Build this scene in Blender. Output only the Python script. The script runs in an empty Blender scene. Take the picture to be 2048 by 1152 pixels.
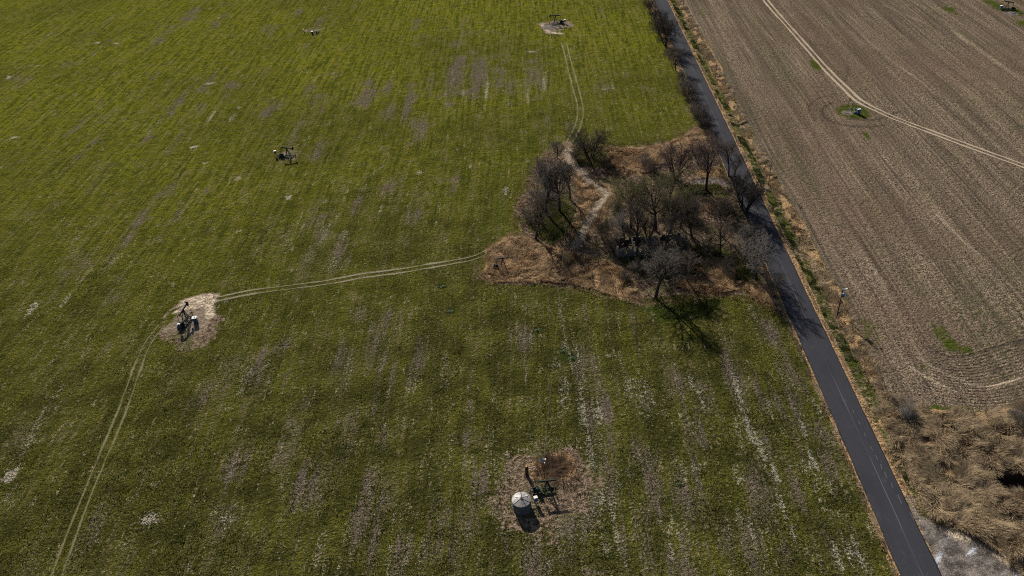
import bpy, math, random
import numpy as np
from mathutils import Vector, Matrix
sc = bpy.context.scene
COL = sc.collection
# ------------------------------------------------------------------ camera, sky, sun
FPX, HH, ROLL, DEP = 1600.0, 110.0, math.radians(4.5), math.atan(1170/1600)
_F = np.array([0, math.cos(DEP), -math.sin(DEP)]); _R = np.array([1.0, 0, 0]); _U = np.array([0, math.sin(DEP), math.cos(DEP)])
_R2 = math.cos(ROLL)*_R - math.sin(ROLL)*_U; _U2 = math.sin(ROLL)*_R + math.cos(ROLL)*_U
cam_d = bpy.data.cameras.new('camera'); cam = bpy.data.objects.new('camera', cam_d); COL.objects.link(cam)
cam_d.sensor_width = 36; cam_d.lens = 36*FPX/2048; cam_d.clip_end = 20000; cam_d.clip_start = 1
M = Matrix(((_R2[0], _U2[0], -_F[0], 0), (_R2[1], _U2[1], -_F[1], 0), (_R2[2], _U2[2], -_F[2], HH), (0, 0, 0, 1)))
cam.matrix_world = M
sc.camera = cam
SUN_EL, SUN_AZ = math.radians(29.6), math.radians(-18.0)      # azimuth clockwise from +Y
w = bpy.data.worlds.new('World'); sc.world = w; w.use_nodes = True
nt = w.node_tree; bg = nt.nodes['Background']
sky = nt.nodes.new('ShaderNodeTexSky'); sky.sky_type = 'NISHITA'; sky.sun_disc = False
sky.sun_elevation = SUN_EL; sky.sun_rotation = SUN_AZ
nt.links.new(sky.outputs[0], bg.inputs[0]); bg.inputs[1].default_value = 0.05
sl = bpy.data.lights.new('sun', 'SUN'); sl.energy = 5.0; sl.angle = math.radians(0.5); sl.color = (1, .95, .87)
so = bpy.data.objects.new('sun', sl); COL.objects.link(so)
sd = Vector((math.sin(SUN_AZ)*math.cos(SUN_EL), math.cos(SUN_AZ)*math.cos(SUN_EL), math.sin(SUN_EL)))
so.rotation_euler = sd.to_track_quat('Z', 'Y').to_euler(); so.location = (0, 0, 200)
sc.render.engine = 'CYCLES'; sc.cycles.use_denoising = False; sc.cycles.filter_width = 1.1; sc.cycles.max_bounces = 5
sc.view_settings.view_transform = 'Standard'; sc.view_settings.look = 'None'; sc.view_settings.exposure = 0.5; sc.view_settings.gamma = 1
random.seed(7); rng = np.random.default_rng(7)

# ------------------------------------------------------------------ helpers
def at(px, py, z=0.0):
    """ground point seen at a pixel of the survey photograph"""
    d = _F*FPX + _R2*(px-1024) - _U2*(py-576)
    t = (z-HH)/d[2]
    return d[0]*t, d[1]*t
def pts(l): return np.array([at(*p) for p in l])
def sstep(a, b, x):
    t = np.clip((x-a)/(b-a), 0, 1); return t*t*(3-2*t)
_perm = rng.random((256, 256))
def vnoise(x, y):
    xi = np.floor(x).astype(int); yi = np.floor(y).astype(int); fx = x-xi; fy = y-yi
    fx = fx*fx*(3-2*fx); fy = fy*fy*(3-2*fy)
    a = _perm[xi & 255, yi & 255]; b = _perm[(xi+1) & 255, yi & 255]; c = _perm[xi & 255, (yi+1) & 255]; d = _perm[(xi+1) & 255, (yi+1) & 255]
    return (a*(1-fx)+b*fx)*(1-fy)+(c*(1-fx)+d*fx)*fy
def zg(x, y):
    """gentle height of the land"""
    x = np.asarray(x, float); y = np.asarray(y, float)
    z = .25*np.sin(x*.045+1)*np.sin(y*.037)+.12*np.sin(x*.11+y*.07)
    u = x-road_x(y)
    z = z*sstep(4, 14, np.abs(u))
    z = z-.45*np.exp(-((u-7.2)/1.5)**2)-.22*np.exp(-((u+5.0)/.9)**2)
    return z
RL = np.array([at(1307, 0), at(1420, 262), at(1565, 600), at(1640, 768), at(1725, 968), at(1803, 1152)])
RR = np.array([at(1334, 0), at(1463, 262), at(1619, 600), at(1700, 768), at(1800, 968), at(1882, 1152)])
_ys = RL[:, 1][::-1]; _c = ((RL+RR)/2)[::-1]
_k = (_c[-1, 0]-_c[0, 0])/(_c[-1, 1]-_c[0, 1])
_cx = _c[:, 0]*.35+(_c[0, 0]+_k*(_c[:, 1]-_c[0, 1]))*.65; _cy = _c[:, 1]
RANG = math.atan(_k)
def road_x(y):
    y = np.asarray(y, float)
    r = np.interp(y, _cy, _cx)
    r = np.where(y < _cy[0], _cx[0]+_k*(y-_cy[0]), r); r = np.where(y > _cy[-1], _cx[-1]+_k*(y-_cy[-1]), r)
    return r
RW = 3.0
def P(px, py, dz=0.0):
    x, y = at(px, py); return Vector((x, y, float(zg(x, y))+dz))
def tag(o, label=None, cat=None, group=None, kind=None):
    if label: o['label'] = label
    if cat: o['category'] = cat
    if group: o['group'] = group
    if kind: o['kind'] = kind
    return o
def empty(name, loc, rz=0, label=None, cat=None, group=None):
    o = bpy.data.objects.new(name, None); COL.objects.link(o); o.location = loc; o.rotation_euler = (0, 0, rz); o.empty_display_size = .3
    return tag(o, label, cat, group)
def seg_d(px, py, a, b):
    ab = b-a; t = np.clip(((px-a[0])*ab[0]+(py-a[1])*ab[1])/max(ab@ab, 1e-9), 0, 1)
    return np.hypot(px-a[0]-t*ab[0], py-a[1]-t*ab[1])
def line_d(x, y, L, pad=6):
    d = np.full(x.shape, 1e3); lo = L.min(0)-pad; hi = L.max(0)+pad
    m = (x > lo[0]) & (x < hi[0]) & (y > lo[1]) & (y < hi[1])
    xx = x[m]; yy = y[m]; r = np.full(xx.shape, 1e3)
    for i in range(len(L)-1): r = np.minimum(r, seg_d(xx, yy, L[i], L[i+1]))
    d[m] = r; return d
def poly_s(x, y, L, pad=6):
    """signed distance, positive inside"""
    LL = np.vstack([L, L[:1]]); d = line_d(x, y, LL, pad); ins = np.zeros(x.shape, bool)
    lo = L.min(0); hi = L.max(0); m = (x > lo[0]) & (x < hi[0]) & (y > lo[1]) & (y < hi[1])
    xx = x[m]; yy = y[m]; c = np.zeros(xx.shape, bool)
    for i in range(len(L)):
        a = LL[i]; b = LL[i+1]
        if a[1] == b[1]: continue
        c ^= ((a[1] > yy) != (b[1] > yy)) & (xx < (b[0]-a[0])*(yy-a[1])/(b[1]-a[1])+a[0])
    ins[m] = c
    return np.where(ins, np.minimum(d, 50), -d)
def smooth_line(L, n=6):
    L = np.asarray(L, float); out = []
    Q = np.vstack([2*L[0]-L[1], L, 2*L[-1]-L[-2]])
    for i in range(1, len(Q)-2):
        for k in range(n):
            t = k/n; p0, p1, p2, p3 = Q[i-1], Q[i], Q[i+1], Q[i+2]
            out.append(.5*((2*p1)+(-p0+p2)*t+(2*p0-5*p1+4*p2-p3)*t*t+(-p0+3*p1-3*p2+p3)*t**3))
    out.append(L[-1]); return np.array(out)
# ---- node helpers
class NT:
    def __init__(s, name, rough=.9, spec=.2):
        s.m = bpy.data.materials.new(name); s.m.use_nodes = True; s.t = s.m.node_tree; s.b = s.t.nodes['Principled BSDF']
        s.b.inputs['Roughness'].default_value = rough; s.b.inputs['Specular IOR Level'].default_value = spec
    def n(s, typ, **k):
        o = s.t.nodes.new(typ)
        for a, b in k.items(): setattr(o, a, b)
        return o
    def l(s, a, b): s.t.links.new(a, b)
    def setin(s, i, v):
        if hasattr(v, 'is_linked') or isinstance(v, bpy.types.NodeSocket): s.l(v, i)
        elif isinstance(v, (tuple, list)) and len(v) == 3 and i.type == 'RGBA': i.default_value = (*v, 1)
        else: i.default_value = v
    def math(s, op, a, b=0.0, c=0.0, clamp=False):
        o = s.n('ShaderNodeMath', operation=op, use_clamp=clamp)
        for i, v in enumerate((a, b, c)): s.setin(o.inputs[i], v)
        return o.outputs[0]
    def attr(s, name):
        o = s.n('ShaderNodeAttribute', attribute_name=name); return o.outputs['Fac']
    def mix(s, f, a, b, mode='MIX'):
        o = s.n('ShaderNodeMix', data_type='RGBA', blend_type=mode)
        s.setin(o.inputs[0], f); s.setin(o.inputs[6], a); s.setin(o.inputs[7], b); return o.outputs[2]
    def ramp(s, v, a, b, lo=0.0, hi=1.0):
        o = s.n('ShaderNodeMapRange', interpolation_type='SMOOTHSTEP'); s.setin(o.inputs[0], v)
        for i, q in zip((1, 2, 3, 4), (a, b, lo, hi)): s.setin(o.inputs[i], q)
        return o.outputs[0]
    def pos(s, sx=1, sy=1, sz=1, rot=0.0, obj=False):
        if obj: g = s.n('ShaderNodeTexCoord').outputs['Object']
        else: g = s.n('ShaderNodeNewGeometry').outputs['Position']
        r = s.n('ShaderNodeMapping'); r.inputs['Rotation'].default_value = (0, 0, rot); s.l(g, r.inputs[0])
        q = s.n('ShaderNodeMapping'); q.inputs['Scale'].default_value = (sx, sy, sz); s.l(r.outputs[0], q.inputs[0]); return q.outputs[0]
    def noise(s, vec, scale, det=3, rough=.55, dist=0.0):
        o = s.n('ShaderNodeTexNoise'); s.l(vec, o.inputs['Vector']); o.inputs['Scale'].default_value = scale; o.inputs['Detail'].default_value = det
        o.inputs['Roughness'].default_value = rough; o.inputs['Distortion'].default_value = dist; return o.outputs['Fac']
    def bump(s, h, strength=.5, dist=.1):
        o = s.n('ShaderNodeBump'); s.setin(o.inputs['Strength'], strength); o.inputs['Distance'].default_value = dist; s.l(h, o.inputs['Height'])
        s.l(o.outputs[0], s.b.inputs['Normal'])
    def col(s, c): s.setin(s.b.inputs['Base Color'], c)

# ------------------------------------------------------------------ ground layout (zones measured on the land)
def px(*a): return pts(a)
ROUGH = px((1388,255),(1424,264),(1445,300),(1480,380),(1520,480),(1566,606),(1560,622),(1520,604),(1470,588),(1420,590),(1370,604),(1300,606),(1262,600),(1205,584),(1150,570),(1080,564),(1000,564),(962,552),(984,528),(976,502),(1012,477),(1046,462),(1028,432),(1048,385),(1060,340),(1092,308),(1124,290),(1150,292),(1215,296),(1290,294),(1340,284))
DRY = [px((976,502),(1012,477),(1050,474),(1080,488),(1140,505),(1190,515),(1240,535),(1270,570),(1268,600),(1205,582),(1150,567),(1080,562),(990,562),(975,545)),
       px((1210,298),(1290,296),(1340,286),(1388,258),(1422,268),(1432,300),(1380,312),(1330,330),(1290,346),(1240,352),(1205,345),(1228,325)),
       px((1140,345),(1180,350),(1225,385),(1230,400),(1180,470),(1150,500),(1120,480),(1150,440),(1165,400)),
       px((1345,545),(1400,525),(1450,520),(1470,545),(1480,580),(1420,590),(1350,575)),
       px((1485,574),(1510,562),(1545,588),(1560,612),(1520,602)),
       px((1398,330),(1440,335),(1450,352),(1400,356)),
       px((1390,395),(1440,400),(1450,420),(1400,425))]
LUSH = [px((1075,400),(1110,395),(1150,420),(1165,450),(1130,480),(1080,480),(1060,450)),
        px((1235,512),(1260,508),(1400,490),(1490,520),(1520,560),(1470,560),(1440,540),(1340,560),(1250,540)),
        px((1440,325),(1455,325),(1462,350),(1440,352)), px((1390,368),(1440,372),(1460,388),(1390,388)), px((1350,395),(1390,400),(1400,425),(1350,430)),
        px((1160,290),(1200,295),(1215,330),(1160,335),(1145,310)), px((1290,600),(1350,590),(1400,590),(1440,600),(1420,630),(1330,640))]
REED = px((1756,826),(1790,800),(1830,822),(1900,826),(1960,832),(2048,812),(2200,800),(2200,1152),(2110,1190),(2020,1128),(1985,1095),(1925,1060),(1868,1035),(1835,990),(1800,920))
REEDLOW = px((1755,650),(1790,830),(1835,990),(1800,920),(1765,840),(1730,770))
YARD = px((1800,968),(1836,1030),(1868,1044),(1925,1070),(1985,1100),(2050,1150),(2150,1250),(1920,1300),(1882,1152),(1845,1065))
PATH = smooth_line(px((1134,288),(1140,318),(1160,345),(1192,372),(1212,390),(1195,415),(1172,455),(1150,490)))
TRK = {'a': px((110,1160),(152,1046),(190,951),(243,826),(290,701),(325,651)),
       'b': px((432,600),(500,585),(575,575),(650,566),(725,553),(800,543),(850,534),(905,524),(950,514),(988,496)),
       'c': px((1128,84),(1137,120),(1151,175),(1161,218),(1156,252),(1138,288)),
       'd': px((1500,-40),(1531,0),(1574,50),(1615,97),(1656,142),(1692,177),(1718,201),(1760,223),(1798,240),(1869,267),(1943,295),(2048,333),(2150,370))}
PADS = [((378,640),7.0,1), ((1110,52),9.5,1), ((578,312),5.0,.8), ((625,60),6,.8)]
# elongated patches: x, y, length(m along rows), width(m), strength, kind
ST = [(418,166,3,5,1,'p'),(478,216,4,3,1,'p'),(388,294,2.5,3.4,1,'p'),(408,325,2.5,4,.9,'p'),(190,85,3,8,.9,'p'),(440,62,4,3,.7,'p'),(230,87,2,7,.8,'p'),(30,275,3,5,.8,'p'),(20,155,5,3,.8,'p'),(70,132,2,9,.7,'p'),
      (475,355,3,2,.8,'p'),(575,395,3,4,.8,'p'),(650,400,3,4,.7,'p'),(665,350,3,2,.6,'p'),(840,345,3,2,.8,'p'),(1055,102,2,6,.9,'p'),(970,60,2,2,.8,'p'),(1217,708,1,1.4,1,'p'),(1210,178,2,4,.7,'p'),(1012,380,8,1.5,.8,'p'),
      (300,1035,3,3.5,.9,'p'),(308,968,2,3,.8,'p'),(450,1045,4,2,.7,'p'),(20,950,9,3,.8,'p'),(60,620,9,2,.8,'p'),(130,600,12,1.5,.6,'p'),(165,560,14,1.5,.6,'p'),(1330,215,3,3,.6,'p'),(1225,1040,5,2,.6,'p'),
      (425,230,16,1,.9,'s'),(465,235,9,1,.7,'s'),(310,250,26,1.2,.7,'s'),(160,235,20,3,.5,'s'),(80,80,40,5,.75,'s'),(40,120,30,3,.6,'s'),(20,30,30,4,.6,'s'),(150,50,30,4,.4,'s'),
      (973,180,38,.8,.9,'s'),(926,190,24,.6,.7,'s'),(893,190,28,.6,.6,'s'),(1055,190,22,1,.8,'s'),(1089,170,26,1,.8,'s'),(1223,160,22,.7,.7,'s'),(1017,110,20,.7,.5,'s'),(1300,120,20,.7,.5,'s'),(1270,110,30,.7,.35,'s'),
      (645,480,16,2.2,.9,'s'),(690,470,12,2.2,.9,'s'),(665,520,10,2.5,.8,'s'),(620,505,10,1.5,.5,'s'),(760,420,18,1,.6,'s'),(720,440,18,1,.5,'s'),(880,400,14,1,.4,'s'),(560,440,10,3,.5,'s'),
      (1290,790,11,4,.85,'s'),(1262,770,8,3,.8,'s'),(1325,810,9,3,.6,'s'),(1110,730,5,3,.7,'s'),(1130,780,16,1.6,.6,'s'),(1165,820,20,1.4,.75,'s'),(1200,830,9,1.2,.8,'s'),
      (1125,640,14,.8,.55,'s'),(1180,900,22,1,.65,'s'),(1200,1000,18,1,.65,'s'),(1215,1090,14,1,.5,'s'),(1240,1000,20,.6,.35,'s'),
      (1475,780,12,.7,.85,'s'),(1500,860,10,.8,.9,'s'),(1523,900,9,.8,.9,'s'),(1551,945,8,.7,.9,'s'),(1565,1010,8,.7,.85,'s'),(1585,1060,8,.7,.8,'s'),(1500,760,9,.5,.6,'s'),(1540,820,9,.5,.7,'s'),(1570,760,5,.4,.8,'s'),
      (1607,860,8,.6,.9,'s'),(1622,910,7,.6,.95,'s'),(1640,960,6,.6,.5,'s'),(1660,1020,5,.5,.6,'s'),(1640,1000,6,.5,.7,'s'),(1700,1110,4,.5,.7,'s'),(1400,930,3.5,3.5,.85,'s'),(1475,950,6,1.4,.8,'s'),(1478,1030,5,1,.6,'s'),(1340,1090,8,.7,.6,'s'),
      (1430,1000,10,1,.35,'s'),(1290,985,12,.8,.4,'s'),(890,720,16,1.4,.6,'s'),(832,760,16,1,.5,'s'),(900,900,18,2,.4,'s'),(860,950,15,1.6,.4,'s'),(640,1090,10,2,.45,'s'),(560,1100,10,2.5,.5,'s'),(320,900,8,3,.55,'s'),(350,1010,9,3,.4,'s'),(270,1050,9,3,.5,'s'),
      (90,820,24,1.6,.6,'s'),(60,880,12,2,.6,'s'),(120,700,20,1.2,.4,'s'),(10,1000,6,2,.6,'s'),(455,600,4,2,.5,'s'),
      (735,185,26,5,.9,'u'),(778,175,16,4,.7,'u'),(820,205,26,3.4,.9,'u'),(912,150,46,5,.9,'u'),(955,150,44,5,1,'u'),(1000,150,36,4,.6,'u'),(860,170,20,3,.5,'u'),(930,60,20,5,.3,'u'),
      (1070,150,40,8,.55,'u'),(1020,170,30,5,.5,'u'),(540,220,16,3.5,.8,'u'),(460,170,9,3.5,.7,'u'),(400,215,10,4,.6,'u'),(350,210,22,3.5,.8,'u'),(300,270,16,2,.6,'u'),(380,30,26,6,.7,'u'),(330,70,30,4,.6,'u'),(640,40,20,5,.5,'u'),(530,60,12,4,.5,'u'),(620,180,10,3,.5,'u'),(630,205,14,3,.5,'u'),
      (830,430,20,4,.5,'u'),(780,370,14,5,.4,'u'),(680,500,14,5,.6,'u'),(635,440,10,5,.4,'u'),(560,700,8,2.6,.7,'u'),(365,735,12,4,.35,'u'),(530,740,12,3,.4,'u'),(835,720,14,2.4,.7,'u'),(750,690,20,4,.45,'u'),(720,620,10,5,.4,'u'),(690,740,16,3,.35,'u'),
      (470,930,12,3,.6,'u'),(590,860,12,3,.5,'u'),(560,900,10,3,.45,'u'),(390,805,8,3,.5,'u'),(730,1000,18,2,.7,'u'),(440,1060,12,3,.5,'u'),(200,1040,10,3,.5,'u'),(150,530,16,6,.4,'u'),(220,600,12,5,.3,'u'),(30,880,10,4,.4,'u'),(420,1120,8,3,.4,'u'),
      (1400,850,14,2,.6,'u'),(1405,790,9,1.6,.5,'u'),(1470,760,12,2.5,.6,'u'),(1540,665,8,2.5,.8,'u'),(1515,780,12,2,.5,'u'),(1190,790,9,2,.5,'u'),(1500,1000,10,2,.5,'u'),(1570,1110,6,2.5,.6,'u'),(1450,1060,8,2,.5,'u'),(1420,1010,10,2,.4,'u'),(1130,250,6,6,.3,'u'),(1540,900,9,1.6,.5,'u'),(1360,760,8,3,.4,'u'),(700,860,14,3,.4,'u'),(800,840,14,3,.3,'u'),
      (885,570,3,1.5,1,'l'),(900,622,2.4,1.2,1,'l'),(1140,712,2,2.6,1,'l'),(1125,700,1.4,1,1,'l'),(1075,655,2,2,.6,'l'),(1358,967,.8,.8,1,'l'),(1000,330,40,14,.35,'l'),(1050,300,30,12,.5,'l'),(1000,420,26,5,.5,'l'),(960,460,14,5,.4,'l'),(1080,530,3,20,.2,'l')]
_r = random.Random(31)
for _ in range(150):
    x_, y_ = _r.uniform(430, 1780), _r.uniform(600, 1150)
    if x_ > 1530+(y_-600)*.42: continue
    ST.append((x_, y_, _r.uniform(4, 16), _r.uniform(.3, .7), _r.uniform(.25, .65), 's') if _r.random() < .45 else (x_, y_, _r.uniform(6, 20), _r.uniform(.8, 3), _r.uniform(.3, .75), 'u'))
for _ in range(90):
    ST.append((_r.uniform(0, 1270), _r.uniform(-10, 520), _r.uniform(10, 34), _r.uniform(1.0, 4.0), _r.uniform(.2, .6), _r.choice('uus')))
for _ in range(22):
    ST.append((_r.uniform(1380, 1760)*1.0, _r.uniform(720, 1150), _r.uniform(3, 9), _r.uniform(.3, .6), _r.uniform(.4, .8), 's'))
PLG = [(1630,128,16,2,1,'g'),(1732,270,6,1.4,1,'g'),(1870,60,10,2,.5,'g'),(1700,700,14,5,.6,'g'),(1730,650,14,5,.55,'g'),(1900,690,5,4.5,1,'g'),(1880,670,6,3,.7,'g'),(1930,700,3,3,1,'g'),(1850,735,2.5,6,.6,'g'),(1820,700,6,3,.4,'g'),(1950,590,10,2,.4,'g'),(2030,24,16,5,1,'g'),(2000,14,14,4,1,'g'),(1980,5,9,3,1,'g'),(2045,45,7,2.2,1,'g'),
       (1900,20,12,2.5,.9,'g'),(1870,820,2,9,1,'g'),(1920,824,1.6,8,.6,'g'),(1560,470,26,2,.45,'g'),(1530,330,30,3,.5,'g'),(1490,240,30,3,.5,'g'),(1450,130,30,3,.5,'g'),(1400,20,40,3,.5,'g'),(1640,430,20,2,.4,'g'),(1770,480,14,1.2,.35,'g'),(1600,520,14,4,.35,'g'),(1690,590,14,4,.4,'g')]
PSTR = [(px((1648,0),(1700,45),(1775,115),(1830,155),(1870,190)),.28,.6),(px((1500,30),(1550,85),(1610,148)),.3,.5),(px((1765,310),(1800,350),(1900,455),(1970,520),(2048,600)),.25,.55),(px((1905,60),(1930,80),(2048,160)),1.6,.5),(px((1770,10),(1840,42)),1.5,.45),(px((1820,0),(1850,15)),1,.4),
        (px((1835,715),(1880,742),(1930,765),(1985,772),(2048,755)),.4,.75),(px((1820,735),(1870,765),(1915,785)),.4,.75),(px((1700,480),(1760,560),(1800,640)),.6,.35),(px((1560,340),(1620,430),(1690,540),(1760,640)),.9,.35),(px((1650,420),(1700,500),(1770,600)),.5,.3)]
PDRK = [(px((1865,698),(1885,711),(1920,715),(1955,708),(2000,694),(2048,683)),.15,.6),(px((1880,735),(1930,744),(1990,740),(2048,722)),.15,.4),(px((1662,205),(1647,215),(1648,232),(1664,243),(1690,250),(1730,254),(1770,250)),.4,.6),(px((1700,237),(1740,240),(1770,234),(1800,222)),.4,.7),(px((1672,186),(1630,200),(1618,218),(1630,240)),.3,.5),
        (px((1640,165),(1665,195)),.3,.3),(px((1615,88),(1640,90),(1660,96)),.35,.5),(px((1693,130),(1696,145),(1690,160)),.3,.4)]
FST = [(px((1112,555),(1122,640),(1142,720),(1164,800),(1182,900),(1197,1000),(1210,1110)),.3,.75),(px((1128,555),(1140,640),(1160,720),(1184,800),(1204,900),(1221,1000),(1237,1110)),.3,.65),(px((560,475),(620,430),(670,395),(740,350),(850,265),(930,205)),.3,.5),(px((575,480),(640,430),(720,375)),.3,.45),(px((985,495),(900,500),(840,510),(790,520)),1.2,.35)]

def build_ground():
    def axis(segs, far, g=1.22):
        a = []
        for lo, hi, st in segs: a += list(np.arange(lo, hi, st))
        a.append(segs[-1][1]); st = segs[-1][2]
        while a[-1] < far[1]: st *= g; a.append(a[-1]+st)
        st = segs[0][2]; b = []
        x = segs[0][0]
        while x > far[0]: st *= g; x -= st; b.append(x)
        return np.array(b[::-1]+a)
    X = axis([(-330, -115, 1.0), (-115, 150, .55), (150, 260, 1.0)], (-6000, 6000))
    Y = axis([(55, 260, .55), (260, 460, .9)], (-3000, 9000))
    nx, ny = len(X), len(Y); gx, gy = np.meshgrid(X, Y); x = gx.ravel(); y = gy.ravel()
    u = x-road_x(y)
    ca, sa = math.cos(RANG), math.sin(RANG)
    def rowuv(cx, cy): return (x-cx)*ca-(y-cy)*sa, (x-cx)*sa+(y-cy)*ca
    wob = (vnoise(x*.25, y*.25)-.5)*2.2+(vnoise(x*.9, y*.9)-.5)*.9
    A = {}
    rough = sstep(-1.4, 1.4, poly_s(x, y, ROUGH)+wob*1.3)
    reedz = sstep(-1.0, 1.0, poly_s(x, y, REED)+wob*.8)
    yard = sstep(-.6, .6, poly_s(x, y, YARD)+wob*.35)
    dry = np.zeros_like(x)
    for q in DRY: dry = np.maximum(dry, sstep(-1.5, 1.2, poly_s(x, y, q)+wob))
    lush = np.zeros_like(x)
    for q in LUSH: lush = np.maximum(lush, sstep(-2.5, 1.5, poly_s(x, y, q)+wob*1.3))
    # right verge strips and left verge
    yy = y
    vr = 9.3+1.2*np.sin(y*.05)+wob*.6+sstep(70, 105, 130-y*.9)*2.0
    plough = sstep(-.8, .8, u-vr)*(1-reedz)*(1-yard)
    right = (u > 0)
    verge = np.where(right, (1-sstep(-.8, .8, u-vr)), 1-sstep(.2, .9, -u-RW-.25-wob*.35-1.8*sstep(225, 245, y)))
    vdry = np.where(right, np.maximum(1-sstep(.9, 1.6, u-RW+wob*.25), sstep(3.4, 4.4, u-RW+wob*.6)*.95), .75)*verge
    vgreen = np.where(right, sstep(.9, 1.5, u-RW+wob*.2)*(1-sstep(3.0, 4.0, u-RW+wob*.5)), 0.0)
    gap = vnoise(x*.0+3.3, y*.09); vgreen *= sstep(.3, .65, gap+.1)*.7
    dry = np.maximum(dry, vdry*.9*(1-yard)); dry = np.maximum(dry, reedz)
    bare = np.zeros_like(x); straw = np.zeros_like(x); purple = np.zeros_like(x); dark = np.zeros_like(x)
    for cx, cy, L, W, s, k in ST+PLG:
        p = at(cx, cy); m = (np.abs(x-p[0]) < L+W+8) & (np.abs(y-p[1]) < L+W+8)
        a, b = rowuv(*p); a = a[m]; b = b[m]; nz = wob[m]
        s = s*(.62 if (k == 's' and W > 2) else .85 if k == 'p' else 1); L = L*.5+.4; W = W*.5+.3; L, W = (L*.8, W*.8) if k == 'p' else (L*1.1, W*1.15) if k == 'u' else (L, W+(1.0 if k == 'g' and cy < 120 else 0))
        d = 1-np.sqrt((a/(W*1.35))**2+(b/(L*1.2))**2)+nz*.30
        v = s*sstep(-.3, 1.0, d)
        T = {'p': bare, 's': straw, 'u': purple, 'l': lush, 'g': lush}[k]; T[m] = np.maximum(T[m], v)
    for L, wd, s in PSTR+FST: straw = np.maximum(straw, s*(.35+.9*vnoise(x*.12+1,y*.12))*(1-sstep(wd*.2, wd*.8+.5, line_d(x, y, smooth_line(L)))))
    for L, wd, s in PDRK: dark = np.maximum(dark, s*(1-sstep(wd*.5, wd+.5, line_d(x, y, smooth_line(L)))))
    path = 1-sstep(1.2, 2.6, line_d(x, y, PATH)+wob*.4)
    sand = path*.82
    sand = np.maximum(sand, (1-sstep(.25, 1.0, line_d(x, y, px((1820,1000),(1838,1032),(1868,1046),(1925,1072),(1985,1102),(2050,1152),(2150,1250)))+wob*.45))*(.55+.6*vnoise(x*.8, y*.8)))
    for (cx, cy), R, s in PADS:
        p = at(cx, cy); d = np.hypot(x-p[0], y-p[1])*(1+.16*np.sin(3*np.arctan2(y-p[1], x-p[0])+cx)+.08*np.sin(7*np.arctan2(y-p[1], x-p[0])+cx*3))
        sand = np.maximum(sand, s*(1-sstep(R*.55, R*1.1, d+wob*1.8))*.62)
    # strong sand rim at the two worked pads
    for L in (px((328,640),(340,622),(370,606),(400,596),(425,594)), px((345,628),(380,612),(425,603)), px((418,604),(424,622),(420,632)), px((1086,47),(1084,56),(1100,64),(1125,68))):
        sand = np.maximum(sand, 1-sstep(.4, 1.8, line_d(x, y, L)+wob*.9))
    p = at(1105, 53); gx_, gy_ = x-p[0]+1.6, y-p[1]; grey = 1-sstep(.8, 1.2, np.hypot(gx_/3.6, gy_/4.2)+wob*.12)
    for (cx, cy, s_) in ((2022, 27, 2.6), (1695, 225, 1.8)):
        p = at(cx, cy); grey = np.maximum(grey, .8*(1-sstep(.8, 1.3, np.hypot(x-p[0], y-p[1])/s_)))
    grey = np.maximum(grey, 1-sstep(.0, .5, line_d(x, y, px((1395,362),(1430,362),(1475,368)))-1.6))
    # green islet round the pumpjack in the stubble
    pe = at(1708, 222); de = np.hypot((x-pe[0])/.85, y-pe[1])
    isl = 1-sstep(5.2, 6.6, de+wob*.5); lush = np.maximum(lush, isl*.6*(1-sstep(.5, 3.5, -np.hypot(x-pe[0], y-pe[1])+3.5)*0)); plough = plough*(1-isl*.85)
    # litter ring near the tank
    pt = at(1095, 960); dt = np.hypot(x-pt[0], y-pt[1]+1.5); litter = .8*(1-sstep(5, 14, dt+wob*2.2)); straw = np.maximum(straw, .35*(1-sstep(10, 15, dt+wob)))
    pt = at(1110, 935); dry = np.maximum(dry, .75*(1-sstep(1.5, 5.2, np.hypot(x-pt[0], y-pt[1])+wob*1.8)))
    pt = at(385, 665); litter = np.maximum(litter, .85*(1-sstep(4, 9, np.hypot(x-pt[0], y-pt[1])+wob*1.8)))
    litter = np.maximum(litter, rough*.9); litter = np.maximum(litter, verge*.5*(1-sstep(200, 260, y)*(u < 0)))
    shade = 0*x
    # arcs of the drills on the headland and round the islet
    arcL = smooth_line(px((1830,655),(1865,698),(1885,711),(1920,715),(1955,708),(2000,694),(2060,680),(2200,650)))
    dA = line_d(x, y, arcL, pad=22); arcm = (1-sstep(12, 19, dA))*(poly_s(x, y, px((1790,690),(1850,690),(1890,705),(1950,700),(2060,675),(2250,640),(2250,810),(1960,825),(1870,815),(1800,780))) > -.5)
    m2 = (np.hypot(x-pe[0], y-pe[1]) < 26) & (y < pe[1]+8)
    dE = np.hypot((x-pe[0])*.9, y-pe[1]); dA = np.where(m2, dE, dA); arcm = np.where(m2, .8*(1-sstep(15, 22, dE))*sstep(6.5, 8, dE), arcm)
    arcm *= plough
    A = dict(plough=plough, rough=rough, dry=dry, lush=lush, bare=bare, straw=straw, purple=purple, sand=sand, litter=litter, grey=np.maximum(grey, yard), dark=dark, arc=np.where(dA > 500, 0, dA), arcm=arcm, yard=yard)
    ph = at(2012, 962); A['reed_shade'] = 1-sstep(.75, 1.25, np.hypot((x-ph[0]-1.0)/4.6, (y-ph[1])/2.2)+wob*.22)
    A['vgreen'] = vgreen*(1-yard)*(1-reedz*.6)
    z = zg(x, y)
    near = (np.abs(x) < 330) & (y < 460)
    z = z+near*((vnoise(x*1.1, y*1.1)-.5)*.10+(reedz+dry*rough)*(vnoise(x*.5+9, y*.5)-.3)*.7*(np.abs(u) > 5))
    # hollow in the reeds at the right edge
    ph = at(2012, 965); z = z-2.0*np.exp(-(np.hypot((x-ph[0]-1.0)/4.4, (y-ph[1])/2.0))**3)
    z = np.where(np.abs(u) < RW+.4, -.12, z); z = z-.03
    co = np.stack([x, y, z], 1)
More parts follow.
